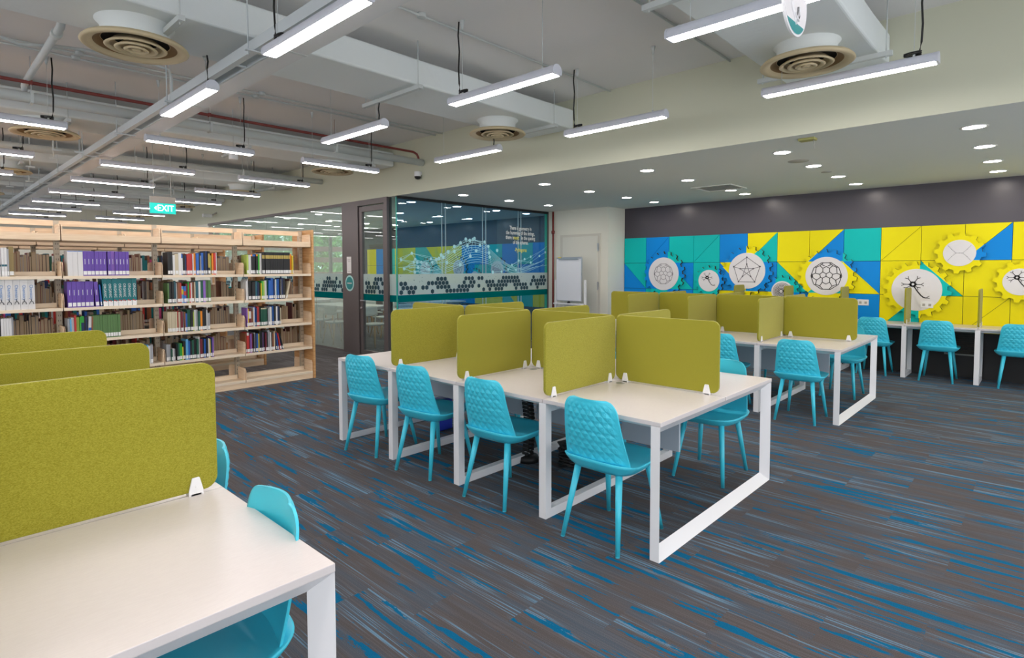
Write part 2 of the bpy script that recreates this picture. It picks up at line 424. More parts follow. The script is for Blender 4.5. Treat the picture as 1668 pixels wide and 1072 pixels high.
box('frosted_band', 5.61, 9.47, YG-.006, YG-.004, 1.09, 1.44, M_frost, G)
box('teal_band', 5.61, 9.47, YG-.006, YG-.004, .975, 1.088, M_band, G)
b = MB(); hexcluster(b, 3.84, 'y', (5.62, YG-.0085), 3, M_hex); b.build('hexagon_film', M_hex, G)
# network graphic
DOTS = [(5.89,1.79),(5.96,1.69),(5.93,1.64),(6.0,1.64),(6.09,1.64),(6.02,1.55),(5.73,1.53),(5.67,1.68),(6.3,1.7),(6.2,1.62),(6.33,1.64),(6.25,1.52),(5.95,1.47),(6.42,1.69),(6.48,1.71),(6.53,1.77),(6.58,1.73),(6.69,1.83),(6.84,1.93),(6.84,1.84),(6.99,2.0),(7.12,2.07),(7.22,2.05),(7.34,2.09),(7.3,2.07),(7.16,1.95),(7.38,1.86),(7.23,1.76),(7.48,1.97),(7.6,2.03),(7.7,1.95),(7.94,1.88),(7.72,1.83),(7.74,1.75),(6.66,1.64),(6.98,1.6),(8.36,1.6),(8.25,1.51),(8.48,1.5),(8.56,1.69),(8.74,1.72),(8.93,1.77),(8.93,1.65),(9.21,1.79),(9.4,1.87),(8.06,1.47),(7.82,1.46)]
b = MB(); yy = YG-.0075
for x, z in DOTS:
    R = .034 if 6.4 < x < 8 else .028
    b.face([(x+R*math.sin(PI/4*k), yy-.0006, z+R*math.cos(PI/4*k)) for k in range(8)])
b.build('network_nodes', M_net, G)
b = MB()
def strip(pts, wd=.0035):
    for (x0, z0), (x1, z1) in zip(pts, pts[1:]):
        L_ = math.hypot(x1-x0, z1-z0)
        if L_ < 1e-5: continue
        nx, nz = -(z1-z0)/L_*wd, (x1-x0)/L_*wd
        b.face([(x0-nx, yy, z0-nz), (x1-nx, yy, z1-nz), (x1+nx, yy, z1+nz), (x0+nx, yy, z0+nz)])
def wave(x, k, h=1.0):
    return (1.5+.33*math.exp(-((x-7.3-.02*k)/(.75))**2)*1.7*h - .02*k + .10*(x-8.6)*(x > 8.6)*3 + .09*math.exp(-((x-5.9)/.3)**2))
for k in range(10):
    r = random.Random(k); x0 = 5.62+r.random()*.9; x1 = 7.9+r.random()*1.5; h = 1-.055*k
    strip([(x0+(x1-x0)*i/22, max(1.445, wave(x0+(x1-x0)*i/22, k*.7, h))) for i in range(23)], .0034)
near = [(i, j) for i in range(len(DOTS)) for j in range(i) if .08 < math.dist(DOTS[i], DOTS[j]) < .42]
random.Random(4).shuffle(near)
for i, j in near[:75]: strip([DOTS[i], DOTS[j]], .003)
for s0, e0 in (((5.62, 1.70), (5.89, 1.79)), ((5.62, 1.62), (5.89, 1.79)), ((5.67, 1.68), (6.3, 1.5)), ((5.62, 1.55), (6.66, 1.64)), ((5.89, 1.79), (6.3, 1.7)), ((5.89, 1.79), (6.48, 1.71)), ((6.1, 1.46), (7.0, 1.6)), ((8.2, 1.5), (9.4, 1.95)), ((8.5, 1.47), (9.45, 2.0)), ((8.6, 1.5), (9.45, 1.6)), ((8.6, 1.46), (9.45, 1.75))):
    strip([s0, e0], .0025)
b.build('network_lines', M_net, G)
for i, (s_, y_) in enumerate((('There is geometry in', 2.335), ('the humming of the strings,', 2.24), ('there is          in the spacing', 2.145), ('of the spheres.', 2.05), ('-Pythagoras', 1.90))):
    o = text_obj('lettering', s_, .108, M_ytext if i == 4 else M_wtext, G, .0006, bold=True); o.location = (8.62, YG-.012, y_); o.rotation_euler = (PI/2, 0, 0); o.scale = (.72, 1, 1)
o = text_obj('lettering', 'music', .108, M_ytext, G, .0006, bold=True); o.location = (8.485, YG-.012, 2.145); o.rotation_euler = (PI/2, 0, 0); o.scale = (.72, 1, 1)
# front glass + door
ys = [9.46, 10.55, 11.65, 12.75, 13.85, 14.95, 16.0]
for a, c in zip(ys, ys[1:]):
    box('glass_pane', XS+.02, XS+.032, a+.004, c-.004, .03, ZL-.02, M_glass_f, W2)
b = MB(); b.box(XS-.02, XS+.06, 9.46, 16.2, ZL-.05, ZL); b.box(XS-.01, XS+.05, 9.46, 16.2, 0, .03)
b.build('window_frame', M_frame, W2)
box('frosted_band', XS+.012, XS+.014, 9.46, 16, 1.09, 1.44, M_frost, W2)
box('teal_band', XS+.012, XS+.014, 9.46, 16, .975, 1.088, M_band, W2)
b = MB(); hexcluster(b, 6.4, 'x', (XS+.010, 9.5), 5, M_hex); b.build('hexagon_film', M_hex, W2)
b = MB(); b.box(XS+.02, XS+.032, 7.81, 8.04, .03, ZL-.02); b.build('glass_pane', M_glass, W2)
box('frosted_band', XS+.012, XS+.014, 7.81, 8.04, 1.09, 1.44, M_frost, W2)
box('teal_band', XS+.012, XS+.014, 7.81, 8.04, .975, 1.088, M_band, W2)
o = box('trim_1', XS-.03, XS+.07, 8.93, 9.46, 0, ZL, M_frame); struct(o)
b = MB(); b.box(XS-.03, XS+.07, 8.04, 8.13, 0, ZL); b.box(XS-.03, XS+.07, 8.13, 8.93, 2.64, ZL)
struct(b.build('trim_2', M_frame))
d = bpy.data.objects.new('door_1', None); C.objects.link(d); struct(d); d.location = (XS, 8.53, 0)
b = MB(); b.box(-.01, .05, .30, .385, .005, 2.62); b.box(-.01, .05, -.385, -.34, .005, 2.62); b.box(-.01, .05, -.34, .30, 2.53, 2.62); b.box(-.01, .05, -.34, .30, .005, .09)
b.build('door_frame', M_frame, d, .003)
box('glass_pane', .014, .026, -.34, .30, .09, 2.53, film('door_glass', (.90, .96, .94), .06, (.6, .7, .68)), d)  # faint pale layer paints the bright haze onto the door pane
box('frosted_band', .009, .011, -.34, .30, 1.09, 1.44, M_frost, d)
box('teal_band', .009, .011, -.34, .30, .975, 1.088, M_band, d)
b = MB(); hexcluster(b, .63, 'x', (.006, -.335), 8, M_hex); b.build('hexagon_film', M_hex, d)
b = MB(); b.tube((-.03, .34, .97), (-.03, .20, .97), .011); b.tube((.0, .34, .97), (-.035, .34, .97), .014); b.tube((.0, .34, .84), (-.03, .34, .84), .018)
b.build('handle', M_silver, d)
o = box('notice_sheet', -.001, 0, -.075, .075, -.15, .15, M_label); o.location = (XS-.032, 9.23, 1.6)
tag(o, 'small white paper notice taped to the grey door post', 'notice')
b = MB(); b.box(-.002, -.0015, -.05, .05, .09, .10); b.box(-.002, -.0015, -.05, .03, .06, .068); b.box(-.002, -.0015, -.045, .045, -.12, -.113)
b.build('print', mat('faint_print', (.45, .44, .47), .7), o)
t = thing('door_sign', 'round teal door sticker below the paper notice on the post', 'sign', (XS-.031, 9.22, 1.27))
def disc(b, R, x0, x1, m=None, n=40): b.prism([(R*math.cos(2*PI*i/n), R*math.sin(2*PI*i/n)) for i in range(n)], 'x', x0, x1, m)
b = MB(); disc(b, .145, -.002, 0); b.build('rim', mat('pale_teal', (.45, .75, .74), .5), t)
b = MB(); disc(b, .115, -.004, -.002); b.build('face', M_ocean, t)
box('white_line', -.0048, -.004, -.075, .075, -.009, .009, M_wtext, t)
# white service door on the column
d = bpy.data.objects.new('door_2', None); C.objects.link(d); struct(d); d.location = (9.5, 6.95, 0)
b = MB(); b.box(-.02, -.002, -.50, .50, .01, 2.22); b.build('door_frame', mat('door_frame_paint', (.62, .60, .53), .6), d)
box('door_panel', -.03, -.02, -.44, .43, .01, 2.17, mat('door_paint', (.70, .69, .62), .55), d, .003)
for z in (.35, 1.1, 1.87): box('hinge', -.036, -.028, -.47, -.44, z, z+.16, M_silver, d)
b = MB(); b.tube((9.45, 7.62, .3), (9.45, 7.62, ZL-.01), .02); b.tube((9.45, 7.62, 2.26), (9.45, 7.62, 2.32), .035, n=16)
tag(b.build('sprinkler_riser', M_red), 'thin red pipe running down the wall beside the side glass', 'pipe')

# ------------------------------------------------------------------ mural wall
TP = .4925; Y0 = 6.27; ROWS = (2.13, 1.63, 1.13, .63)
TOP = ['T', 'B', 'T', 'T', 'B', '/YT', 'Y', '/YB', 'T', 'Y', 'Y', '/YB', 'Y', 'Y', 'B', 'Y']
MID = ['\\BT', 'B', '\\TB', 'T', '\\BY', 'B', '\\TY', '/YT', '\\YB', 'Y', '\\TY', 'Y', 'Y', 'Y', '\\TY', 'Y']
LOW = ['B', 'T', 'B', 'T', 'Y', 'Y', 'B', 'Y', 'B', '/YT', 'Y', 'Y', 'Y', 'B', 'Y', 'T']
# beyond the side glass the pattern carries on towards the far window
LT = ['Y', 'B', 'T', 'B', 'B', 'T', 'B', 'T', 'B', 'B', 'Y', 'Y', '\\TY', 'T', 'Y', 'Y', 'T', 'B', 'Y']
LM = ['Y', 'B', 'T', 'T', 'B', 'B', '\\BT', 'T', 'T', '\\TB', 'Y', '\\TY', 'T', 'T', 'Y', 'Y', 'T', 'B', 'Y']
def tile_code(k, r):
    if k >= 0: return (TOP, MID, LOW)[r][k % 16]
    return (LT, LM, LT[::-1])[r][(-k-1) % 19]
def tile_color(y, z):
    k = math.floor((Y0-y)/TP); r = 0 if z > ROWS[1] else 1 if z > ROWS[2] else 2
    c = tile_code(k, r)
    if len(c) == 1: return c
    fx = (Y0-y)/TP-k; fz = (z-ROWS[r+1])/.5       # fx grows to the right in the picture
    if c[0] == '/': return c[1] if fz > fx else c[2]
    return c[1] if fz < 1-fx else c[2]            # '\\': first colour lower-left
MU = thing('mural_panelling', 'yellow, teal and blue square panels covering the right wall', 'mural', (XW, 3, 0))
k0 = -19
seam_diag = {(1, 0), (3, 0), (9, 0), (11, 2)}
npan = 0
for k in range(k0, 16):
    ya = Y0-TP*k; yb = ya-TP
    if ya > 6.3 and yb < 7.8: continue
    for r in range(3):
        z1 = ROWS[r]; z0 = ROWS[r+1]; c = tile_code(k, r); g = .003
        b = MB(); x0, x1 = -.022, 0
        yl, yr, zt, zb = ya-3-g, yb-3+g, z1-g, z0+g
        if len(c) == 1 and (k, r) not in seam_diag:
            b.box(x0, x1, yr, yl, zb, zt, TILE[c])
        else:
            if len(c) == 1: c = '/'+c+c
            if c[0] == '/':
                b.prism([(yl, zb+g), (yl, zt), (yr+g, zt)], 'x', x0, x1, TILE[c[1]]); b.prism([(yl-g, zb), (yr, zt-g), (yr, zb)], 'x', x0, x1, TILE[c[2]])
            else:
                b.prism([(yl, zt-g), (yl, zb), (yr+g, zb)], 'x', x0, x1, TILE[c[1]]); b.prism([(yl-g, zt), (yr, zt), (yr, zb+g)], 'x', x0, x1, TILE[c[2]])
        b.build('panel', None, MU)
box('backing', -.004, .0, 6.27-3, 6.27-16*TP-3, .63, 2.13, M_seam, MU)
box('backing', -.004, .0, 7.8-3, 15.6-3, .63, 2.13, M_seam, MU)

def arc(cx, cz, r, a0, a1, n): return [(cx+r*math.cos(a0+(a1-a0)*i/n), cz+r*math.sin(a0+(a1-a0)*i/n)) for i in range(n+1)]
def ink_lines(lines, m, x, parent, wd):
    b = MB()
    for pts in lines:
        w_ = wd
        if isinstance(pts, tuple): pts, w_ = pts
        for (a0, c0), (a1, c1) in zip(pts, pts[1:]):
            L_ = math.hypot(a1-a0, c1-c0)
            if L_ < 1e-6: continue
            nx, nz = -(c1-c0)/L_*w_, (a1-a0)/L_*w_
            b.prism([(a0-nx, c0-nz), (a1-nx, c1-nz), (a1+nx, c1+nz), (a0+nx, c0+nz)], 'x', x-.001, x)
    return b.build('drawing', m, parent)
def flip(lines):  # drawings are written with +u to the right of the picture = -y
    out = []
    for l in lines:
        if isinstance(l, tuple): out.append(([(-u, v) for u, v in l[0]], l[1]))
        else: out.append([(-u, v) for u, v in l])
    return out
def d_ball(s):
    L = []
    def hexa(cx, cz, r, rot=0, sx=1): return [(cx+sx*r*math.cos(rot+PI/3*k), cz+r*math.sin(rot+PI/3*k)) for k in range(7)]
    out = arc(0, 0, s, 0, 2*PI, 10); L.append(out)
    L.append(hexa(0, .42*s, .26*s, PI/6)); L.append(hexa(0, -.30*s, .28*s, PI/6))
    for sg in (1, -1):
        L.append([(sg*.22*s, .30*s), (sg*.42*s, .12*s), (sg*.36*s, -.1*s), (sg*.24*s, -.16*s)])
        L.append([(sg*.42*s, .12*s), (sg*.70*s, .2*s), (sg*.9*s, .1*s), (sg*.88*s, -.12*s), (sg*.62*s, -.3*s), (sg*.36*s, -.1*s)])
        L.append([(sg*.22*s, .55*s), (sg*.42*s, .74*s), (sg*.66*s, .62*s), (sg*.70*s, .2*s)])
        L.append([(sg*.62*s, -.3*s), (sg*.68*s, -.6*s), (sg*.4*s, -.72*s), (sg*.24*s, -.44*s)])
        L.append([(sg*.4*s, -.72*s), (sg*.2*s, -.95*s)]); L.append([(sg*.42*s, .74*s), (sg*.2*s, .95*s)])
        L.append([(sg*.66*s, .62*s), (sg*.74*s, .66*s)]); L.append([(sg*.68*s, -.6*s), (sg*.74*s, -.66*s)])
        L.append([(sg*.95*s, .22*s), (sg*.93*s, -.16*s)])
        L.append([(sg*.1*s, .72*s), (sg*.3*s, .82*s)])
    L.append([(0, -.02*s), (0, .16*s)])
    return L
def d_neuron(s):
    L = []
    cx, cz = -.18*s, .34*s
    for a, l_ in ((2.2, .42), (1.0, .42), (3.14, .46), (0, .42), (3.75, .38), (-.7, .3)):
        ex, ez = cx+l_*s*math.cos(a), cz+l_*s*math.sin(a)
        L.append(([(cx+.1*s*math.cos(a), cz+.1*s*math.sin(a)), (cx+.5*(ex-cx), cz+.5*(ez-cz))], .034*s)); L.append(([(cx+.5*(ex-cx), cz+.5*(ez-cz)), (ex, ez)], .02*s))
        for da in (.6, -.6): L.append(([(ex, ez), (ex+.17*s*math.cos(a+da), ez+.17*s*math.sin(a+da))], .016*s))
    ax = [(cx+.04*s, cz-.1*s), (cx+.25*s, cz-.45*s), (cx+.42*s, cz-.68*s), (cx+.55*s, cz-.80*s), (cx+.68*s, cz-.84*s)]
    L.append((ax, .034*s)); e = ax[-1]
    L.append(([e, (e[0]+.18*s, e[1]+.13*s)], .018*s)); L.append(([e, (e[0]+.2*s, e[1]-.02*s)], .018*s))
    for i in range(8):   # thick ring body
        a = 2*PI*i/8; L.append((arc(cx, cz, .13*s, a, a+PI/4, 2), .055*s))
    return L
def d_graph(s):
    L = []; O_ = [(s*math.sin(2*PI*k/5), s*math.cos(2*PI*k/5)) for k in range(5)]; I_ = [(.5*s*math.sin(2*PI*k/5), .5*s*math.cos(2*PI*k/5)) for k in range(5)]
    for k in range(5):
        L.append([O_[k], O_[(k+1) % 5]]); L.append([O_[k], I_[k]]); L.append([I_[k], I_[(k+2) % 5]])
    for p in O_+I_: L.append((arc(p[0], p[1], .03*s, 0, 2*PI, 6), .035*s))
    return L
def d_spiral(s):
    return [(arc(-.1*s*(1-k/6)-.0, 0, s*(.25+.15*k), 0, 2*PI, 20), .022*s+.004*(5-k)*s) for k in range(6)]+[(arc(.22*s, .05*s, .08*s, 0, 2*PI, 8), .12*s)]
def d_net(s):
    L = [[(-.22*s, 0), (.22*s, 0)]]
    for sg in (1, -1):
        for sz in (1, -1): L.append([(sg*.22*s, 0), (sg*.5*s, sz*.3*s), (sg*.75*s, sz*.62*s)])
    for u, v in ((-.22, 0), (.22, 0), (0, 0), (.12, 0), (-.5, .3), (.5, .3), (-.5, -.3), (.5, -.3)): L.append((arc(u*s, v*s, .012*s, 0, 2*PI, 6), .018*s))
    return L
def gear(y, z, r, R, teeth, draw, ds, name, lab, inkm, wd):
    t = thing('mural_gear', lab, 'gear', (XW-.022, y, z))
    Rr = R-.052 if R > .35 else R-.042
    pts = []; st = 2*PI/teeth
    for i in range(teeth):
        a = i*st+.1
        pts += [(Rr*math.cos(a-.30*st), Rr*math.sin(a-.30*st)), (R*math.cos(a-.17*st), R*math.sin(a-.17*st)), (R*math.cos(a+.17*st), R*math.sin(a+.17*st)), (Rr*math.cos(a+.30*st), Rr*math.sin(a+.30*st))]
        pts += [(Rr*math.cos(a+.5*st), Rr*math.sin(a+.5*st))]
    b = MB(); b.mi(M_seam); bm = b.bm
    c0 = bm.verts.new((-.05, 0, 0)); F1 = [bm.verts.new((-.05, *q)) for q in pts]; F2 = [bm.verts.new((0, *q)) for q in pts]
    for i in range(len(pts)):
        j = (i+1) % len(pts); bm.faces.new((c0, F1[i], F1[j])); bm.faces.new((F1[i], F2[i], F2[j], F1[j]))
    # cut along the panel grid and its diagonals, then colour each piece as the panel behind it
    def cut(co, no):
        bmesh.ops.bisect_plane(bm, geom=bm.verts[:]+bm.edges[:]+bm.faces[:], plane_co=co, plane_no=no)
    for k in range(-20, 17):
        yy_ = Y0-TP*k-y
        if abs(yy_) < R+TP:
            cut((0, yy_, 0), (0, 1, 0))
            for rr in range(3):
                c = tile_code(k, rr)
                if len(c) == 3:
                    zc = (ROWS[rr]+ROWS[rr+1])/2-z; yc = yy_-TP/2
                    n = (0, .5, TP) if c[0] == '/' else (0, .5, -TP)
                    if abs(zc) < R+.5: cut((0, yc, zc), n)
    for zz in ROWS: cut((0, 0, zz-z), (0, 0, 1))
    bm.normal_update()
    for f in bm.faces:
        cc = f.calc_center_median()
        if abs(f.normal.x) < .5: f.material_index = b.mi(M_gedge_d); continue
        f.material_index = b.mi(TILE[tile_color(cc.y+y, min(2.12, max(.64, cc.z+z)))])
    b.build('toothed_rim', None, t)
    b = MB(); disc(b, r, -.056, -.05, n=64); dd = b.build('disc', M_disc, t)
    o = ink_lines(flip(draw(ds)), inkm, -.057, dd, wd)
    return t
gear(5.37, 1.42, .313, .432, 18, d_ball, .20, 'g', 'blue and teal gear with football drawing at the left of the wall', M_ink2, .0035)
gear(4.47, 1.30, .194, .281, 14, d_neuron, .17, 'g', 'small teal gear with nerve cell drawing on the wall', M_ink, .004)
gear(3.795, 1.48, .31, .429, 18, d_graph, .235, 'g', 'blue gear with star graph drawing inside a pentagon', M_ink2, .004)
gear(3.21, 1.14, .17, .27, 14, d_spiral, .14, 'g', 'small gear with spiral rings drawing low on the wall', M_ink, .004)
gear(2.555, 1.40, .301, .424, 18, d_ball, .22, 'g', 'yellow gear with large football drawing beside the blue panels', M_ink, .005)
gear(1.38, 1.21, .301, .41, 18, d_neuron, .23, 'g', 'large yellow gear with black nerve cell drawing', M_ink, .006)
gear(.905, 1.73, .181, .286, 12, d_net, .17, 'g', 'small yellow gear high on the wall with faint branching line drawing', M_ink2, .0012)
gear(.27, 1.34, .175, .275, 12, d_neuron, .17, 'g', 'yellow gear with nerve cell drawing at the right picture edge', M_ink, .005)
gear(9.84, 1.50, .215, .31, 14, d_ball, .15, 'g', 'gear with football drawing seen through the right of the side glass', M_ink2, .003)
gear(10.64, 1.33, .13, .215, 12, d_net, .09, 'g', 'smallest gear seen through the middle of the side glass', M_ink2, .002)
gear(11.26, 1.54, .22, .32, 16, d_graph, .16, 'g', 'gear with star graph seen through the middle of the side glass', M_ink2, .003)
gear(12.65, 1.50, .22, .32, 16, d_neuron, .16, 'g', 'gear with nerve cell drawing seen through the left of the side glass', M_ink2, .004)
for y, lab in ((1.25, 'white double power socket on the large nerve cell gear disc'), (2.05, 'white power socket on the blue wall panel')):
    t = thing('power_socket', lab, 'socket', (XW-(.08 if y < 2 else .022), y, 1.0))
    b = MB(); b.box(-.008, 0, -.075, .075, -.045, .045); b.build('plate', M_plastic, t, .003)
    for dy in (-.035, .035): box('outlet', -.01, -.008, dy-.016, dy+.016, -.02, .015, M_grey, t)
o = box('black_skirting', XW-.02, XW, -3.5, 6.27, 0, .63, M_black); o.name = 'baseboard_right'; struct(o)
t = thing('wall_grille', 'dark louvred air grille in grey frame under the wall desk', 'grille', (XW-.021, .84, .48))
b = MB(); b.box(-.02, 0, -.20, .20, -.17, -.15); b.box(-.02, 0, -.20, .20, .15, .17); b.box(-.02, 0, -.20, -.18, -.15, .15); b.box(-.02, 0, .18, .20, -.15, .15)
b.build('frame', mat('grille_frame', (.22, .23, .21), .6), t)
b = MB()
for i in range(10): z = -.14+i*.03; b.hexa([(-.004, -.18, z), (-.004, .18, z), (-.002, .18, z), (-.002, -.18, z), (-.018, -.18, z+.02), (-.018, .18, z+.02), (-.016, .18, z+.02), (-.016, -.18, z+.02)])
b.build('louvres', mat('louvre_dark', (.05, .045, .04), .6), t)

# ------------------------------------------------------------------ desks
def clip(parent, axis, x, y, z):
    b = MB(); w_, t_ = .024, .028
    # tapered bracket straddling the felt screen; axis = direction the screen runs
    def pr(s):
        a0, a1 = (s*.011, s*(.011+.006))
        poly = [(-w_, -.012), (w_, -.012), (w_*.98, .006), (w_*.55, .048), (w_*.45, .052), (-w_*.45, .052), (-w_*.55, .048), (-w_*.98, .006)]
        b.prism(poly, 'x' if axis == 'y' else 'y', a0, a1)
    pr(1); pr(-1)
    b.box(-.017, .017, -.017, .017, -.012, -.004)
    if axis == 'x': b.tube((0, .017, .02), (0, .019, .02), .004); b.tube((0, -.017, .02), (0, -.019, .02), .004)
    else: b.tube((.017, 0, .02), (.019, 0, .02), .004); b.tube((-.017, 0, .02), (-.019, 0, .02), .004)
    o = b.build('clip', M_plastic, parent, .0015); o.location = (x, y, z); return o
def screen(parent, axis, a0, a1, c, z0, z1, clips=True):
    b = MB(); poly = rrect(a0, a1, z0, z1, .045, 6)
    b.prism(poly, 'y' if axis == 'x' else 'x', c-.0095, c+.0095)
    o = b.build('divider_screen', M_felt, parent, .003)
    for e in (a0+.075, a1-.075):
        if axis == 'x': clip(o, 'x', e, c, z0)
        else: clip(o, 'y', c, e, z0)
    return o
def leg_loop(parent, y, end, x0=0., x1=D, zt=.715, sgn=1, depth=None):
    """rectangular loop; end loops have the bevelled outer face, middle loops are square tube"""
    b = MB(); t_ = .055
    if end:
        s = sgn; ya, yb = y, y+s*t_
        # ring with a slanted face: outer outline at ya, inner outline at yb
        for (A, B, Cc, Dd) in (((x0, 0), (x1, 0), (x1-t_, t_), (x0+t_, t_)), ((x1, 0), (x1, zt), (x1-t_, zt-t_), (x1-t_, t_)), ((x1, zt), (x0, zt), (x0+t_, zt-t_), (x1-t_, zt-t_)), ((x0, zt), (x0, 0), (x0+t_, t_), (x0+t_, zt-t_))):
            v = [(A[0], ya, A[1]), (B[0], ya, B[1]), (Cc[0], yb, Cc[1]), (Dd[0], yb, Dd[1]), (A[0], yb, A[1]), (B[0], yb, B[1])]
            V = [b.bm.verts.new(q) for q in v]
            for q in ((0, 1, 2, 3), (0, 4, 5, 1), (4, 3, 2, 5), (0, 3, 4), (1, 5, 2)): b.bm.faces.new([V[i] for i in q])
    else:
        y0, y1 = y-t_/2, y+t_/2
        b.box(x0, x0+t_, y0, y1, 0, zt); b.box(x1-t_, x1, y0, y1, 0, zt); b.box(x0+t_, x1-t_, y0, y1, 0, t_); b.box(x0+t_, x1-t_, y0, y1, zt-t_, zt)
    return b.build('leg_frame', M_white, parent, .0015)
def bench(x, y, lab, n=4):
    t = thing('study_bench', lab, 'desk', (x, y, 0))
    m = D/2
    for k in range(n):
        for (a, c) in ((0, m-.004), (m+.004, D)):
            b = MB(); b.box(a, c, k*P+.0015, (k+1)*P-.0015, HT-.024, HT, M_edge)
            for f in b.bm.faces:
                pass
            b.bm.faces.ensure_lookup_table(); f = b.bm.faces[1]; f.material_index = b.mi(M_top)
            b.build('tabletop', None, t, .002)
        b = MB(); b.box(m-.009, m+.009, (.30 if k == 0 else .06)+k*P, (k+1)*P-.06, .33, HT-.03)
        b.build('modesty_panel', M_modesty, t, .002)
    b = MB(); b.box(.10, .15, .07, n*P-.07, HT-.064, HT-.026); b.box(D-.15, D-.10, .07, n*P-.07, HT-.064, HT-.026); b.build('support_beam', M_white, t)
    leg_loop(t, .004, True, sgn=1); leg_loop(t, n*P-.004, True, sgn=-1)
    for k in range(1, n): leg_loop(t, k*P, False)
    z0, z1 = HT+.012, 1.205
    for k in range(1, n):
        screen(t, 'x', .02, m-.016, k*P, z0, z1); screen(t, 'x', m+.016, D-.02, k*P, z0, z1)
    for k in range(n):
        screen(t, 'y', k*P+.012+(.03 if k == 0 else 0), (k+1)*P-.012-(.0 if k < n-1 else .03), m, z0, z1)
    for k in range(n):
        for s in (-1, 1):
            b = MB(); b.lathe([(0, .003), (.026, .003), (.03, 0), (.032, -.001)], n=24, m=M_silver)
            g = b.build('cable_grommet', M_silver, t); g.location = (m+s*.07, (k+1)*P-.085, HT+.001)
    return t
BX = {'middle': (2.6461, 1.4221), 'right': (6.1879, 1.4293), 'left': (.7766-D, 1.3783)}
bm_ = bench(*BX['middle'], 'white four-bay study bench with olive screens in the middle of the room')
br_ = bench(*BX['right'], 'white study bench with olive screens between middle bench and mural wall')
bl_ = bench(*BX['left'], 'white study bench with olive screens in the left foreground')
# wall bench along the mural
t = thing('wall_bench', 'long shallow white desk with olive dividers along the mural wall', 'desk', (9.53, .645-2*P, 0))
DW = .54
for k in range(7):
    b = MB(); b.box(0, DW, k*P+.0015, (k+1)*P-.0015, HT-.024, HT, M_edge); b.bm.faces.ensure_lookup_table(); b.bm.faces[1].material_index = b.mi(M_top)
    b.build('tabletop', None, t, .002)
for k in range(8):
    leg_loop(t, k*P+(.03 if k == 0 else -.03 if k == 7 else 0), False, 0, DW-.02)
for k in range(1, 7): screen(t, 'x', .03, DW-.085, k*P, HT+.012, 1.245)
b = MB(); b.box(.10, .14, .02, 7*P-.02, HT-.06, HT-.026); b.build('support_beam', M_white, t)

# ------------------------------------------------------------------ chairs
def se(t_, a, b_, e=.5):
    c, s = math.cos(t_), math.sin(t_)
    return (a*math.copysign(abs(c)**e, c), b_*math.copysign(abs(s)**e, s))
def make_chair():
    t = thing('quilted_chair', 'x', 'chair')
    n = 48
    def ring(a, b_, z, dish=0, cx=0, e=.55):
        out = []
        for i in range(n):
            x, y = se(2*PI*i/n, a, b_, e)
            taper = 1-.06*(x/a) ; zz = z
            if x < -a*.5: zz += dish*((-x-a*.5)/(a*.5))
            out.append((x+cx, y*taper, zz))
        return out
    b = MB()
    b.loft([ring(.150, .160, .405), ring(.185, .190, .412), ring(.208, .210, .430, .004), ring(.226, .228, .452, .014), ring(.234, .234, .464, .020), ring(.228, .228, .467, .020), ring(.205, .206, .458, .010), ring(.12, .12, .448), ring(.03, .03, .446)])
    b.build('seat', M_cyan, t)
    # backrest: curved quilted shell
    NU, NV = 44, 56; bm = bmesh.new(); Fr = []; Bk = []
    for j in range(NV+1):
        v = j/NV; z = .458+v*.369
        half = .212-.047*v
        if v > .80:
            q = (v-.80)/.20; half -= .060*(1-math.sqrt(max(0, 1-q*q)))*1.0
        if v < .06: half -= .0
        rf, rb = [], []
        for i in range(NU+1):
            u = -1+2*i/NU; y = u*half
            xx = -.188-.075*v-.012*math.sin(v*PI) + .045*(u*u)*(.9-.25*v)
            a = u*3.7+v*6.5; c = u*3.7-v*6.5
            ha = 1-2*abs((a % 1)-.5); hc = 1-2*abs((c % 1)-.5)
            h = min(ha, hc)
            edge = min(1, max(0, (.94-abs(u)))*6, v*14, max(0, .96-v)*10)
            quilt = .0065*h*edge
            band = .0028*abs(math.sin(v*6*PI))*edge
            zt = z-(.0 if v < .999 else 0)
            rf.append(bm.verts.new((xx, y, z))); rb.append(bm.verts.new((xx-.009-quilt-band, y, z)))
        Fr.append(rf); Bk.append(rb)
    for j in range(NV):
        for i in range(NU):
            f = bm.faces.new((Fr[j][i], Fr[j+1][i], Fr[j+1][i+1], Fr[j][i+1])); f.smooth = True
            f = bm.faces.new((Bk[j][i], Bk[j][i+1], Bk[j+1][i+1], Bk[j+1][i])); f.smooth = False
    for j in range(NV):
        bm.faces.new((Fr[j][0], Bk[j][0], Bk[j+1][0], Fr[j+1][0])); bm.faces.new((Fr[j][NU], Fr[j+1][NU], Bk[j+1][NU], Bk[j][NU]))
    for i in range(NU):
        bm.faces.new((Fr[0][i], Fr[0][i+1], Bk[0][i+1], Bk[0][i])); bm.faces.new((Fr[NV][i], Bk[NV][i], Bk[NV][i+1], Fr[NV][i+1]))
    q = MB(); q.bm.free(); q.bm = bm; q.build('backrest', M_cyan, t)
    for sx in (-1, 1):
        for sy in (-1, 1):
            b = MB()
            b.tube((sx*.150, sy*.135, .418), (sx*.235, sy*.183, .004), .0205, .0125, 16)
            b.tube((sx*.235, sy*.183, .0045), (sx*.2355, sy*.1835, 0), .0125, .012, 16, caps=True)
            b.build('leg', M_cyan, t)
    return t
chair0 = make_chair(); used = [False]
def chair(x, y, rz, lab, group=None, jitter=0):
    if not used[0]: c = chair0; used[0] = True
    else: c = copy_tree(chair0)
    c.location = (x, y, 0); c.rotation_euler = (0, 0, rz); c['label'] = lab
    if group: c['group'] = group
    return c
xa, ya = BX['middle']; rg = random.Random(2)
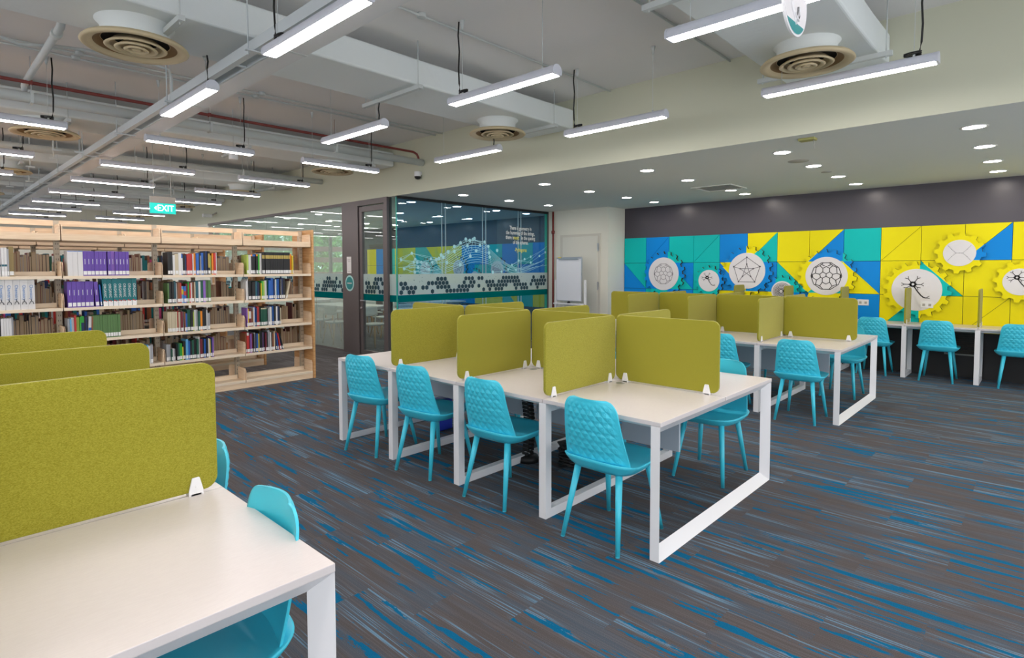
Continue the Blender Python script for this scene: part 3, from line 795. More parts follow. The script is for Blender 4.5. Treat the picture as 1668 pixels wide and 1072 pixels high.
for k in range(4):
    chair(xa+.14, ya+P*(k+.5)+(-.02, .03, .01, -.06)[k], (0, .03, .10, .17)[k], f'turquoise quilted chair on the left side of the middle bench, {ordi(k)} from the front', 'chairs at the middle bench')
for k in range(4):
    chair(xa+D-.16, ya+P*(k+.5)-.02, PI+rg.uniform(-.04, .04), f'turquoise quilted chair on the right side of the middle bench, {ordi(k)} from the front', 'chairs at the middle bench')
xb, yb = BX['right']
for k in range(4):
    chair(xb+.06+(.05 if k else 0), yb+P*(k+.5)-.03, rg.uniform(-.05, .05), f'turquoise quilted chair on the left side of the right bench, {ordi(k)} from the front', 'chairs at the right bench')
for k in range(4):
    chair(xb+D-.06, yb+P*(k+.5)-.05, PI+rg.uniform(-.05, .05), f'turquoise quilted chair on the right side of the right bench, {ordi(k)} from the front', 'chairs at the right bench')
xc, yc = BX['left']
for k in range(4):
    chair(xc+D-(.235 if k == 0 else .165), yc+P*(k+.5)-(.02 if k == 0 else .10), PI+rg.uniform(-.04, .04), f'turquoise chair at the left foreground bench, {ordi(k)} from the camera', 'chairs at the left bench')
for i, (x, y) in enumerate(((9.70, .25), (9.66, 1.06), (9.70, 1.81), (9.68, 2.62), (9.68, 3.41), (9.68, 4.2))):
    chair(x, y, rg.uniform(-.05, .05), f'turquoise quilted chair tucked under the mural wall desk, {ordi(i)} from the right', 'chairs at the wall desk')

# under-desk odds and ends
t = thing('cable_spine', 'black segmented cable spine hanging under the middle bench', 'cable holder', (3.38, 2.98, 0))
b = MB()
for i in range(22):
    z = .05+i*.031; dx = .02*math.sin(i*.25)
    b.box(dx-.035, dx+.035, -.03, -.022, z, z+.006); b.box(dx-.035, dx+.035, .022, .03, z, z+.006); b.box(dx-.035, dx-.027, -.03, .03, z, z+.024); b.box(dx+.027, dx+.035, -.03, .03, z, z+.024)
b.build('links', M_blackc, t)
b = MB(); b.lathe([(0, .05), (.08, .045), (.09, .0), (0, 0)], n=24); b.build('base', M_blackc, t)
b = MB()
for i in range(60):
    pass
pts = [(3.55+.16*math.cos(i*.9)+.02*math.sin(i*2.1), 2.62+.13*math.sin(i*.9), .03+.0016*i+.012*math.sin(i*1.7)) for i in range(90)]
b.path(pts, .009, 6)
tag(b.build('cable_coil', M_blackc), 'heap of coiled black cable on the carpet under the middle bench', 'cable')
o = box('blue_box', 0, .16, 0, .10, 0, .30, mat('royal_blue', (.01, .04, .5), .5), bevel=.01); o.name = 'storage_box'; o.location = (3.42, 4.12, 0)
tag(o, 'small blue box on the floor under the middle bench', 'box')
box('lid', -.004, .164, -.004, .104, .28, .305, mat('navy_lid', (.01, .02, .2), .5), o, .004)

# ------------------------------------------------------------------ bookcases
BAYX = [3.915-.925*k for k in range(7)]    # right edges of the bays at the front
LV = [.095, .455, .80, 1.145, 1.485]       # shelf tops (front lip tops a bit higher)
LV = [.10, .445, .785, 1.13, 1.465]
def bookcase(yf, nb, lab, depth=.54):
    t = thing('library_bookcase', lab, 'bookcase', (0, yf, 0))
    xr = BAYX[0]; xl = BAYX[0]-.925*nb; ym = depth/2
    b = MB(); b.prism([(-.02, 0), (-.02, 2.075), (depth+.02, 2.075), (depth+.02, 0)], 'x', xr+.004, xr+.034); b.build('end_panel', M_woodo, t, .004)
    b = MB(); b.prism([(-.02, 0), (-.02, 2.075), (depth+.02, 2.075), (depth+.02, 0)], 'x', xl-.034, xl-.004); b.build('end_panel', M_woodo, t, .004)
    b = MB(); b.box(xl, xr, .002, .02, 0, .069); b.box(xl, xr, depth-.02, depth-.002, 0, .069); b.build('kick_board', M_wood, t)
    b = MB(); b.box(xl, xr, ym-.015, ym+.015, 2.0, 2.06); b.build('top_rail', M_wood, t)
    for k in range(nb+1):
        x = xr-.925*k; x = min(max(x, xl+.026), xr-.026)
        b = MB(); b.box(x-.024, x+.024, ym-.025, ym+.025, 0, 2.06, M_post)
        for i in range(34):
            z = .15+i*.055
            for dx in (-.011, .008): b.box(x+dx, x+dx+.004, ym-.0265, ym-.025, z, z+.018, M_rail_hole)
        b.build('upright', None, t)
    for k in range(nb):
        a = xr-.925*(k+1)+.004; c = xr-.925*k-.004
        for z in LV:
            b = MB(); b.box(a, c, 0, .235, z-.02, z); b.box(a, c, -.004, .010, z-.03, z+.001); b.box(a+.02, c-.02, .215, .232, z, z+.048)
            b.box(a, c, depth-.235, depth, z-.02, z); b.box(a, c, depth-.010, depth+.004, z-.03, z+.001)
            s_ = b.build('shelf', M_shelf, t)
            for x0 in (a, c-.004):
                for f_ in (0, 1):
                    b = MB(); p = [(.0, -.02), (.0, .115), (.025, .148), (.235, .155), (.235, -.02)]
                    if f_: p = [(depth-q, r_) for q, r_ in p]
                    b.prism([(q, z+r_) for q, r_ in p], 'x', x0, x0+.004)
                    b.build('bracket', M_wood, s_)
        b = MB(); b.box(a, c, 0, .235, 1.835, 1.852); b.box(a, c, -.003, .014, 1.84, 1.908); b.box(a, c, .22, .234, 1.85, 1.88); b.box(a, c, depth-.235, depth, 1.835, 1.852); b.box(a, c, depth-.014, depth+.003, 1.84, 1.90)
        s_ = b.build('shelf', M_wood, t)
        for x0 in (a, c-.012):
            b = MB(); b.prism([(.0, 1.835), (.0, 1.985), (.02, 2.01), (.235, 2.01), (.235, 1.835)], 'x', x0, x0+.012); b.build('bracket', M_wood, s_)
    return t
bookcase(7.48, 6, 'nearest long maple bookcase full of books')
bookcase(9.07, 6, 'second maple bookcase standing right behind the nearest one')
bookcase(10.66, 6, 'third maple bookcase seen only through the shelves in front')

BC = dict(k=('black', (.012, .012, .014)), n=('navy', (.012, .03, .11)), b=('blue', (.02, .13, .50)), w=('white', (.72, .71, .70)), r=('red', (.52, .03, .025)), g=('green', (.03, .40, .04)),
          d=('dark green', (.012, .10, .06)), f=('sage green', (.10, .21, .065)), o=('orange', (.80, .25, .01)), y=('yellow', (.80, .62, .04)), p=('purple', (.13, .06, .38)), t=('teal', (.0, .17, .19)),
          c=('cream', (.60, .52, .36)), m=('maroon', (.17, .015, .03)), l=('lime green', (.42, .55, .10)), s=('silver grey', (.38, .39, .41)), a=('brown', (.25, .085, .035)), q=('light blue', (.12, .42, .70)),
          v=('violet', (.28, .13, .52)), u=('gold', (.28, .20, .07)), i=('pink', (.55, .06, .22)), z=('dark teal', (.02, .12, .16)))
def bmat(c): return mat('cover_'+BC[c][0].replace(' ', '_'), BC[c][1], .45)
nbooks = [0]; book_groups = {}
SHN = {1: 'bottom', 2: 'third', 3: 'second', 4: 'top'}; BN = {0: 'rightmost', 1: 'third', 2: 'second', 3: 'leftmost'}
def book_mesh(th, h, dp, c, top='page'):
    b = MB(); m = bmat(c)
    b.box(0, th, 0, .004, 0, h, m)                       # spine
    b.box(0, .003, .004, dp, 0, h, m); b.box(th-.003, th, .004, dp, 0, h, m)
    b.box(.003, th-.003, .004, dp-.006, .004, h-.005, M_page)
    return b
def put_book(x, y, z, th, h, dp, c, lab, lean=0, label_=True, title=None, group=None, band=None):
    t = book_mesh(th, h, dp, c).build('book', None); t.location = (x, y, z); t.rotation_euler = (0, lean, 0)
    tag(t, lab, 'book', group); nbooks[0] += 1
    if label_:
        lw = min(th-.002, .03); box('spine_label', th/2-lw/2, th/2+lw/2, -.0012, -.0002, .012, .052, M_label, t)
    if band:
        bb, z0, z1 = band; box('cover_band', .0005, th-.0005, -.0009, -.0001, h*z0, h*z1, bmat(bb) if bb in BC else bb, t)
    if title:
        s_, sz, mm = title
        o = text_obj('spine_title', s_, sz, mm, t, .0004); o.rotation_euler = (PI/2, PI/2, 0); o.location = (th/2, -.0016, h*.56)
    return t
T_WH = M_wtext; T_BL = mat('print_blue', (.05, .22, .55), .6); T_GD = mat('print_gold', (.5, .38, .1), .6); T_DK = mat('print_dark', (.05, .05, .06), .6)
# rows[bay][level] = list of (count, colour, thickness, height, options)
R = {}
R[0, 4] = [(1,'l',.022,.255,{}),(1,'w',.018,.25,{}),(1,'w',.010,.25,{}),(1,'k',.022,.262,{'band':('o',.9,.99)}),(1,'k',.022,.262,{'band':('b',.9,.99)}),(1,'k',.022,.262,{'band':('b',.9,.99)}),(1,'k',.022,.262,{'band':('o',.9,.99)}),(1,'g',.014,.26,{}),(1,'l',.008,.25,{}),(1,'w',.024,.27,{}),(17,'k',.0212,.29,{'band':(T_GD,.70,.86)}),(1,'o',.03,.275,{}),(1,'y',.012,.25,{})]
R[0, 3] = [(1,'w',.02,.25,{}),(1,'w',.012,.27,{}),(1,'k',.022,.24,{}),(1,'k',.02,.245,{}),(1,'k',.022,.24,{'t':'c'}),(1,'k',.02,.24,{}),(1,'z',.024,.245,{}),(1,'n',.012,.235,{}),(1,'k',.030,.225,{}),(1,'y',.008,.22,{}),(1,'g',.018,.245,{}),(1,'l',.018,.24,{}),(1,'w',.03,.25,{}),(1,'d',.022,.262,{}),(1,'b',.022,.255,{}),(1,'b',.016,.25,{}),(1,'b',.03,.285,{}),(1,'n',.014,.26,{}),(1,'w',.01,.26,{}),(1,'q',.02,.265,{}),(1,'b',.024,.27,{}),(1,'k',.018,.265,{}),(1,'w',.014,.26,{}),(1,'n',.022,.28,{}),(1,'k',.026,.28,{}),(1,'c',.018,.24,{'lean':.22})]
R[0, 2] = [(1,'v',.012,.25,{}),(1,'y',.012,.24,{}),(1,'m',.034,.235,{'band':('w',.45,.85)}),(1,'a',.026,.20,{}),(1,'w',.008,.25,{}),(1,'b',.022,.255,{}),(1,'n',.012,.24,{}),(1,'r',.03,.255,{}),(1,'k',.018,.25,{}),(3,'d',.024,.235,{'band':('c',.93,1)}),(1,'d',.018,.225,{}),(1,'s',.022,.23,{}),(1,'w',.024,.245,{}),(1,'k',.012,.24,{}),(1,'b',.016,.25,{}),(1,'k',.022,.25,{}),(1,'w',.02,.248,{}),(1,'n',.022,.25,{}),(1,'k',.014,.24,{}),(1,'c',.01,.23,{})]
R[0, 1] = [(1,'a',.012,.26,{}),(1,'r',.026,.265,{'band':('w',.86,1)}),(1,'m',.02,.245,{}),(1,'v',.016,.245,{}),(1,'m',.02,.25,{}),(1,'k',.012,.24,{}),(1,'s',.016,.255,{}),(1,'n',.014,.25,{}),(1,'b',.022,.245,{}),(1,'y',.008,.24,{}),(1,'k',.022,.27,{}),(1,'k',.018,.268,{}),(1,'v',.012,.25,{}),(1,'k',.02,.265,{}),(1,'m',.012,.25,{}),(1,'k',.018,.255,{}),(1,'s',.028,.27,{}),(1,'w',.014,.25,{}),(1,'k',.014,.24,{}),(1,'a',.02,.23,{}),(1,'c',.014,.255,{}),(1,'n',.014,.23,{'lean':-.1}),(1,'b',.012,.23,{'lean':-.14}),(1,'r',.014,.235,{'lean':-.17}),(1,'n',.012,.225,{'lean':-.2}),(1,'k',.014,.225,{'lean':-.22})]
R[1, 4] = [(1,'k',.026,.27,{}),(1,'k',.022,.272,{}),(1,'w',.02,.235,{}),(1,'c',.038,.25,{}),(1,'w',.03,.26,{}),(1,'b',.014,.25,{'band':('w',.2,.8)}),(1,'k',.026,.24,{}),(1,'n',.014,.235,{}),(1,'r',.034,.25,{}),(1,'r',.03,.255,{}),(1,'w',.012,.255,{}),(1,'o',.024,.26,{}),(1,'b',.028,.255,{}),(1,'k',.014,.26,{}),(1,'s',.018,.23,{}),(1,'b',.026,.265,{}),(1,'k',.018,.28,{}),(1,'n',.022,.29,{}),(1,'k',.022,.285,{'band':(T_GD,.3,.9)}),(1,'l',.022,.235,{}),(1,'o',.02,.26,{}),(1,'r',.024,.27,{}),(1,'w',.012,.275,{})]
R[1, 3] = [(1,'f',.014,.24,{}),(1,'k',.026,.245,{}),(1,'k',.022,.25,{}),(1,'z',.026,.255,{}),(1,'w',.01,.24,{}),(1,'a',.028,.25,{}),(1,'r',.014,.24,{}),(1,'q',.022,.20,{'band':('y',.5,.8)}),(1,'b',.022,.2,{'band':('r',.45,.7)}),(1,'m',.022,.23,{}),(1,'g',.014,.245,{}),(1,'r',.014,.235,{}),(1,'w',.014,.24,{}),(1,'a',.024,.245,{}),(1,'c',.012,.25,{}),(1,'z',.03,.258,{}),(1,'w',.022,.255,{}),(1,'d',.03,.262,{}),(1,'v',.026,.262,{}),(1,'f',.03,.268,{}),(1,'f',.03,.27,{})]
R[1, 2] = [(5,'c',.019,.245,{}),(1,'r',.014,.25,{'lean':.03}),(1,'c',.02,.24,{}),(1,'m',.022,.24,{}),(1,'s',.014,.245,{}),(1,'a',.012,.235,{}),(1,'b',.022,.22,{}),(1,'d',.034,.262,{}),(1,'k',.026,.25,{}),(1,'l',.014,.235,{}),(1,'w',.018,.25,{}),(1,'s',.022,.255,{}),(1,'d',.02,.24,{}),(1,'o',.022,.235,{}),(1,'k',.026,.262,{}),(1,'k',.022,.265,{}),(1,'w',.014,.25,{}),(1,'s',.024,.21,{})]
R[1, 1] = [(1,'s',.024,.20,{}),(1,'s',.022,.2,{}),(1,'d',.012,.14,{}),(1,'w',.018,.15,{}),(1,'s',.016,.145,{}),(1,'k',.012,.2,{'lean':-.05}),(1,'d',.018,.205,{}),(1,'g',.030,.2,{}),(1,'y',.01,.16,{}),(1,'k',.026,.22,{}),(1,'q',.026,.245,{}),(1,'b',.014,.23,{}),(1,'k',.02,.22,{}),(1,'d',.02,.235,{}),(1,'k',.03,.24,{}),(1,'d',.022,.24,{}),(1,'w',.014,.26,{}),(1,'m',.026,.235,{}),(1,'k',.02,.23,{}),(1,'b',.02,.235,{}),(1,'k',.022,.24,{}),(1,'w',.014,.235,{}),(1,'y',.016,.225,{}),(1,'n',.018,.235,{}),(1,'v',.012,.24,{})]
R[2, 4] = [(3,'w',.043,.265,{'band':('b',.975,1),'nl':1}),(5,'p',.034,.265,{'tt':1}),(2,'p',.034,.265,{'tt':1,'gap':.01}),(1,'v',.032,.265,{'tt':1}),(4,'p',.031,.265,{'tt':1,'gap':.002})]
R[2, 3] = [(6,'p',.037,.275,{'tt':1}),(1,'p',.034,.27,{'lean':-.05,'tt':1}),(1,'b',.014,.24,{'lean':-.06}),(4,'t',.045,.30,{'org':1,'lean':-.03}),(3,'t',.046,.305,{'org':1})]
R[2, 2] = [(1,'s',.018,.23,{}),(1,'q',.012,.225,{}),(1,'w',.022,.24,{}),(1,'r',.018,.26,{}),(1,'l',.026,.235,{}),(1,'g',.01,.24,{}),(1,'n',.028,.245,{'band':('g',.72,1)}),(1,'k',.014,.235,{}),(1,'n',.012,.24,{}),(1,'w',.026,.245,{'lean':.05,'band':('b',.1,.5)}),(1,'a',.012,.24,{'lean':.04}),(11,'f',.0222,.25,{})]
R[2, 1] = [(1,'n',.03,.18,{}),(1,'k',.03,.17,{}),(1,'b',.02,.19,{}),(1,'k',.03,.2,{}),(1,'k',.026,.21,{}),(1,'k',.03,.2,{}),(1,'n',.02,.21,{}),(1,'k',.026,.215,{}),(1,'o',.03,.2,{}),(1,'q',.014,.22,{}),(1,'w',.02,.21,{}),(1,'s',.024,.22,{})]
R[3, 4] = [(1,'w',.03,.265,{'band':('b',.97,1)}),(1,'k',.018,.26,{}),(2,'w',.034,.265,{'lean':-.03,'band':('b',0,.04),'nl':1}),(1,'w',.038,.265,{'lean':-.05,'band':('b',0,.04),'nl':1}),(1,'w',.02,.285,{'band':('z',.35,.42)}),(2,'w',.02,.285,{'band':('z',.35,.42)}),(1,'s',.014,.27,{}),(1,'u',.036,.295,{})]
R[3, 3] = [(7,'w',.056,.31,{'chem':1,'nl':1})]
R[3, 2] = [(8,'w',.021,.265,{'band':('a',.14,.2),'lean':-.02}),(1,'k',.02,.25,{}),(4,'w',.019,.265,{'band':('a',.14,.2)}),(1,'s',.014,.27,{})]
offs = {(0,4):.05,(0,3):.035,(0,2):.035,(0,1):.015,(1,4):.07,(1,3):.06,(1,2):.05,(1,1):.03,(2,4):.05,(2,3):.04,(2,2):.035,(2,1):.50,(3,4):.26,(3,3):.30,(3,2):.23}
for (bay, lv), row in R.items():
    x = BAYX[bay]-.925+offs[bay, lv]; z = LV[lv]+.0005; i = 0; prev = None
    for cnt, c, th, h, op in row:
        rr = random.Random(hash((bay, lv, i)) if False else bay*1000+lv*100+i)
        for q in range(cnt):
            hh = h*(1 if cnt > 1 else rr.uniform(.985, 1.015)); lean = op.get('lean', 0)
            dy = rr.uniform(.008, .02) if cnt > 1 else rr.uniform(.006, .04)
            adj = 'thick' if th > .03 else 'thin' if th < .016 else 'medium'
            lab = f'{adj} {BC[c][0]} book, {ordi(i)} from the left on the {SHN[lv]} shelf of the {BN[bay]} bay'
            title = None
            if op.get('tt'): band = op.get('band')
            if op.get('org'): title = ('ORGANIC', .034, T_WH)
            if op.get('chem'): title = ('Chemistry', .036, T_BL)
            band = op.get('band')
            hx = hh*abs(math.sin(lean))
            xp = x + (hx if lean < 0 else 0)
            bk = put_book(xp, 7.48+dy, z+(th*abs(math.sin(lean)) if lean > 0 else 0), th, hh, .17 if h < .26 else .19, c, lab, lean, not op.get('nl'), title, 'books on the nearest bookcase', band)
            if op.get('tt'):
                mk = MB(); mk.box(th/2-.0022, th/2+.0022, -.0012, -.0002, hh*.47, hh*.68); mk.build('title_line', T_WH, bk)
            if op.get('chem'):
                mk = MB()
                for s_ in (-1, 1): mk.path([(th/2, -.002, .085), (th/2+s_*.012, -.002, .075), (th/2+s_*.016, -.002, .055)], .003, 5)
                mk.path([(th/2, -.002, .085), (th/2-.003, -.002, .11)], .003, 5); mk.build('emblem', T_DK, bk)
            if op.get('org'):
                mk = MB(); mk.box(.001, th-.001, -.0010, -.0002, .0, .055); mk.build('cover_band', M_label, bk)
                mk = MB(); mk.box(.006, .018, -.0013, -.001, .055, .07); mk.box(.022, .034, -.0013, -.001, .05, .06); mk.build('cover_pattern', bmat('r'), bk)
            x += th+.0012+op.get('gap', 0)*(1 if q == 0 else 0)
            if lean and q == cnt-1 and lean < 0: x += 0
            i += 1
        nxt = lean
        if lean < 0:
            x += hh*abs(math.sin(lean))*(.9 if cnt == 1 and abs(lean) < .08 else 0)
# uncounted backs of books on the rear faces and on the bookcases behind
def rear_books(yc, face, bays, seed, name_lab, dens=1., side='rear'):
    b = MB(); r = random.Random(seed)
    ks = ['c', 'a', 'k', 'm', 'n', 'w', 's', 'd', 'b', 'r', 't', 'i']
    for bay in bays:
        for lv in (1, 2, 3, 4):
            x = BAYX[bay]-.925+.03; end = BAYX[bay]-.04
            if side == 'rear': x = BAYX[bay]-.925+r.uniform(.03, .25)
            else: end -= r.uniform(0, .3)
            while x < end:
                th = r.uniform(.012, .04); h = r.uniform(.19, .27); dp = r.uniform(.14, .19)
                if x+th > end: break
                if r.random() < .06: x += .06; continue
                c = r.choice(ks) if face == 'spine' else r.choice(['a', 'u', 'k', 'm', 's', 'a'])
                y0_ = yc+.015
                if side == 'rear':
                    b.box(x, x+th, y0_, y0_+dp, LV[lv]+.0005, LV[lv]+h, bmat(c)); b.box(x+.003, x+th-.003, y0_-.001, y0_, LV[lv]+.004, LV[lv]+h-.004, M_page)
                else:
                    b.box(x, x+th, y0_, y0_+dp, LV[lv]+.0005, LV[lv]+h, bmat(c)); b.box(x+.002, x+th-.002, y0_-.001, y0_, LV[lv]+.015, LV[lv]+.05, M_label)
                x += th+.001
    o = b.build('books', None); tag(o, name_lab, 'books', kind='stuff'); return o
rear_books(7.48+.335, 'page', range(6), 11, 'crowded books on the rear shelves of the nearest bookcase')
rear_books(9.07, 'spine', range(1, 6), 12, 'crowded books on the front shelves of the second bookcase', side='front')
rear_books(9.07+.335, 'page', range(1, 6), 13, 'crowded books on the rear shelves of the second bookcase')
rear_books(10.66, 'spine', range(1, 6), 14, 'crowded books on the shelves of the third bookcase', side='front')
b = MB()
for bay, lv, xx in ((0, 4, .84), (1, 4, .88), (0, 1, .80), (3, 4, .0)):
    pass
b.bm.free()

# ------------------------------------------------------------------ pendant lights
LP_ = 1.135
def make_pendant():
    t = thing('pendant_light', 'x', 'light')          # local x along the lamp, origin under the diffuser centre
    h = LP_/2
    prof = lambda g: [(-.042-g, -g), (.042+g, -g), (.048+g, .012)]+[((.048+g)*math.cos(q_), .024+(.046+g)*math.sin(q_)) for q_ in [PI*i/10 for i in range(11)]]+[(-.048-g, .012)]
    b = MB(); b.prism(prof(0), 'x', -h+.012, h-.012); b.build('housing', M_housing, t, .002)
    b = MB(); b.prism([(-.040, -.003), (.040, -.003), (.040, .0), (-.040, .0)], 'x', -h+.018, h-.018); b.build('diffuser', M_emit, t)
    for s_ in (-1, 1):
        b = MB(); b.prism(prof(.0015), 'x', *sorted((s_*(h-.012), s_*h))); b.build('end_cap', M_housing, t)
    for s_ in (-1, 1):
        b = MB(); b.tube((s_*(h-.14), 0, .069), (s_*(h-.14), 0, ZC-2.9-.045), .002, n=6)
        b.tube((s_*(h-.14), 0, .066), (s_*(h-.14), 0, .085), .008, n=10)
        b.tube((s_*(h-.14), 0, ZC-2.9-.075), (s_*(h-.14), 0, ZC-2.9), .008, .02, n=12); b.build('suspension_wire', M_pipe, t)
    b = MB(); q = h-.10
    b.path([(q, .0, .66), (q+.005, .004, .55), (q-.004, 0, .42), (q+.004, .003, .28), (q, 0, .16), (q-.01, .004, .10), (q-.03, .01, .078)], .0065, 8)
    cb = b.build('power_cable', M_blackc, t)
    b = MB(); b.path([(q-.03+.05*math.cos(a*.7)-.02, .018*math.sin(a*.7), .078+.0012*a) for a in range(20)], .005, 6); b.build('cable_coil', M_blackc, cb)
    return t
pen0 = make_pendant(); usedp = [False]
DUCTY = [(1.0, 1.78), (4.2, 4.92), (7.85, 8.58), (11.4, 12.1), (15.0, 15.7), (18.6, 19.3)]
def pendant(x, y, rz, lab, group):
    if not usedp[0]: c = pen0; usedp[0] = True
    else: c = copy_tree(pen0)
    c.location = (x, y, 2.9); c.rotation_euler = (0, 0, rz); c['label'] = lab; c['group'] = group
    for ch in c.children:       # wires that meet a duct are fixed to its underside
        if ch.name.startswith(('suspension_wire', 'power_cable')):
            wx = (-1 if ch.data.name.startswith('suspension_wire') and ch.data.vertices[0].co.x < 0 else 1)*.43
            wy = y+wx*math.sin(rz)
            if any(a_-.02 < wy < b_+.02 for a_, b_ in DUCTY): ch.scale = (1, 1, .42)
colY = [(1.665, 'second'), (3.215, 'third'), (4.79, 'rightmost'), (.11, 'leftmost')]  # leftmost column is out of view, added to brighten the left bench
for x, nm in colY:
    for j, y in enumerate((-1.0, 1.14, 3.12, 5.22)):
        if x < 2 and j == 1: y = .95
        if x < 1 and j == 3: continue
        flipd = j in (1, 3)
        pendant(x, y, -PI/2 if flipd else PI/2, f'linear pendant light in the {nm} of four rows over the benches, {ordi(j)} from the front', 'pendant lights over the benches')
rowsY = [7.0, 9.02, 10.93, 12.85, 14.8, 16.65, 18.5, 20.4, 22.3]
for ci, x in enumerate((-4.6, -2.9, -1.15, .58, 2.38, 4.14)):
    for j, y in enumerate(rowsY):
        pendant(x, y, 0, f'linear pendant light over the bookcases, column {ordi(ci)} from the left, {ordi(j)} row back', 'pendant lights over the bookcases')
for ci, x in enumerate((-4.6, -2.9, -1.15)):
    for j, y in enumerate((1.0, 3.1, 5.1)):
        pendant(x, y, 0, f'linear pendant light left of the camera, column {ordi(ci)}, {ordi(j)} row', 'pendant lights left of the camera')

# ------------------------------------------------------------------ downlights
def make_down():
    t = thing('downlight', 'x', 'downlight')
    b = MB(); b.lathe([(.076, -.001), (.080, -.006), (.098, -.004), (.101, 0)], n=32); b.build('trim_ring', M_plastic, t)
    b = MB(); b.lathe([(.0, -.0025), (.077, -.0025)], n=32); b.build('lens', M_down, t)
    return t
dn0 = make_down(); usedd = [False]; XN = {6.32: 'nearest the beam', 7.41: 'second from the beam', 8.5: 'third from the beam', 9.43: 'nearest the mural'}
for yi, y in enumerate((-2.7, -1.05, .5, 2.05, 3.62, 5.25, 6.97, 8.36, 10.2, 11.7, 13.2, 14.7)):
    for x in XN:
        if y == 6.97 and x > 9: continue
        if not usedd[0]: c = dn0; usedd[0] = True
        else: c = copy_tree(dn0)
        c.location = (x, y, ZL)
        if y == 3.62 and x == 8.5: c.location = (8.84, 3.61, ZL)
        c['group'] = 'round ceiling downlights'
        c['label'] = f'round white recessed downlight, {ordi(yi)} cross row from the front, {XN[x]}'

# ------------------------------------------------------------------ ducts and diffusers
def duct(y0, y1, lab, z0=3.2, z1=3.43, xa_=-7.9, xb_=5.59):
    t = thing('air_duct', lab, 'duct', (0, (y0+y1)/2, z0)); h = (y1-y0)/2
    b = MB(); n = 24
    rings = []
    for i in range(n+1):
        x = xa_+(xb_-xa_)*i/n; wb = .006*math.sin(i*2.3)
        rings.append([(x, -h+wb, 0), (x, h+wb, 0), (x, h+wb, z1-z0), (x, -h+wb, z1-z0)])
    b.loft(rings, smooth=False); b.build('duct_body', M_duct, t, .02, segs=3)
    k = 0
    for x in (-5.5, -3.2, -.9, 1.29, 3.22, 5.15):
        b = MB(); b.box(x-.02, x+.02, -h-.10, h+.10, -.065, -.03)
        for s_ in (-1, 1): b.tube((x, s_*(h+.06), -.08), (x, s_*(h+.06), ZC-z0), .005, n=6)
        b.build('hanger', M_pipe, t)
    return t
def diffuser(x, y, lab, z=3.05, zt=3.2, R=.315):
    t = thing('air_diffuser', lab, 'air diffuser', (x, y, z), group='round cream ceiling diffusers')
    b = MB(); b.lathe([(.235, zt-z), (.205, zt-z-.03), (.20, .06), (.202, .036)], n=48); b.build('neck', M_duct, t)
    b = MB(); b.lathe([(.20, .035), (.30, .022), (R, .006), (R+.003, -.002), (R-.012, -.012), (.265, -.004), (.245, .01)], n=64); b.build('outer_ring', M_diff, t)
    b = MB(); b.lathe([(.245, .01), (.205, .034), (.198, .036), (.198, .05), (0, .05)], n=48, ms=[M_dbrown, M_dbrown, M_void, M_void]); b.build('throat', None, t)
    for r_, z_ in ((.185, -.004), (.128, -.012), (.075, -.018)):
        b = MB(); b.lathe([(r_-.055 if r_ > .08 else .03, z_+.045), (r_-.025, z_+.018), (r_, z_), (r_-.012, z_-.008), (r_-.022, z_-.004), (r_-.034, z_+.008)], n=48); b.build('cone_ring', M_diff, t)
    b = MB(); b.lathe([(0, -.024), (.022, -.022), (.034, -.012), (.030, .02)], n=32); b.build('hub', M_diff, t)
    return t
def nm(i): return ordi(i)
dy = DUCTY
for i, (a, c) in enumerate(dy): duct(a, c, f'white painted air duct across the ceiling, {ordi(i)} from the front', z0=3.2 if i else 3.19)
nmx = {1.15: 'left', 4.68: 'right', -2.4: 'far left'}
for i, (a, c) in enumerate(dy):
    for x in (-2.4, 1.15, 4.68):
        if i == 0 and x == 1.15: continue
        yy_ = {0: 1.36, 1: 4.58, 2: 8.2}.get(i, (a+c)/2); 
        diffuser(x, yy_, f'round cream air diffuser under the {ordi(i)} duct from the front, {nmx[x]} one')
# pipes, conduits
def pipe(name, y, z, r, m, lab, x0=-7.9, x1=5.59, cat='pipe', bend=None):
    b = MB(); pts = [(x0, y, z), (x1, y, z)]
    if bend: pts = bend
    b.path(pts, r, 12) if not bend else b.path(pts, r, 12)
    for x in [x0+.8+1.6*k for k in range(int((x1-x0-.8)/1.6)+1)]:
        b.box(x-.012, x+.012, y-r-.004, y+r+.004, z-r-.004, z+r+.004); b.tube((x, y, z+r), (x, y, ZC), .004, n=6)
    return tag(b.build(name, m), lab, cat)
pipe('water_pipe', 7.1, 3.17, .052, M_pipe, 'thick white pipe crossing the ceiling beside the red pipe')
pipe('sprinkler_pipe', 7.11, 3.315, .017, M_red, 'thin red sprinkler pipe bending down onto the cream beam', bend=[(-7.9, 7.11, 3.315), (5.3, 7.11, 3.315), (5.42, 7.11, 3.315), (5.49, 7.11, 3.29), (5.52, 7.11, 3.24), (5.52, 7.11, 3.13)])
for y, lab in ((2.31, 'thin ceiling conduit nearest the camera'), (3.68, 'thin ceiling conduit in front of the second duct'), (6.62, 'front one of two thin conduits behind the second duct'), (6.78, 'rear one of two thin conduits behind the second duct'), (10.1, 'thin ceiling conduit above the second bookcase'), (13.6, 'thin ceiling conduit far back above the bookcases')):
    b = MB(); b.path([(-7.9, y, ZC-.02), (5.59, y, ZC-.02)], .010, 8)
    for x in (1.2, 2.9, 4.55): b.tube((x, y, ZC-.035), (x, y, ZC), .035, n=14)
    tag(b.build('conduit', M_pipe), lab, 'conduit')
for y, lab in ((10.2, 'thick white pipe above the second bookcase'), (13.9, 'thick white pipe far back above the bookcases'), (17.4, 'farthest thick white pipe above the bookcases')):
    pipe('water_pipe', y, 3.2, .05, M_pipe, lab)
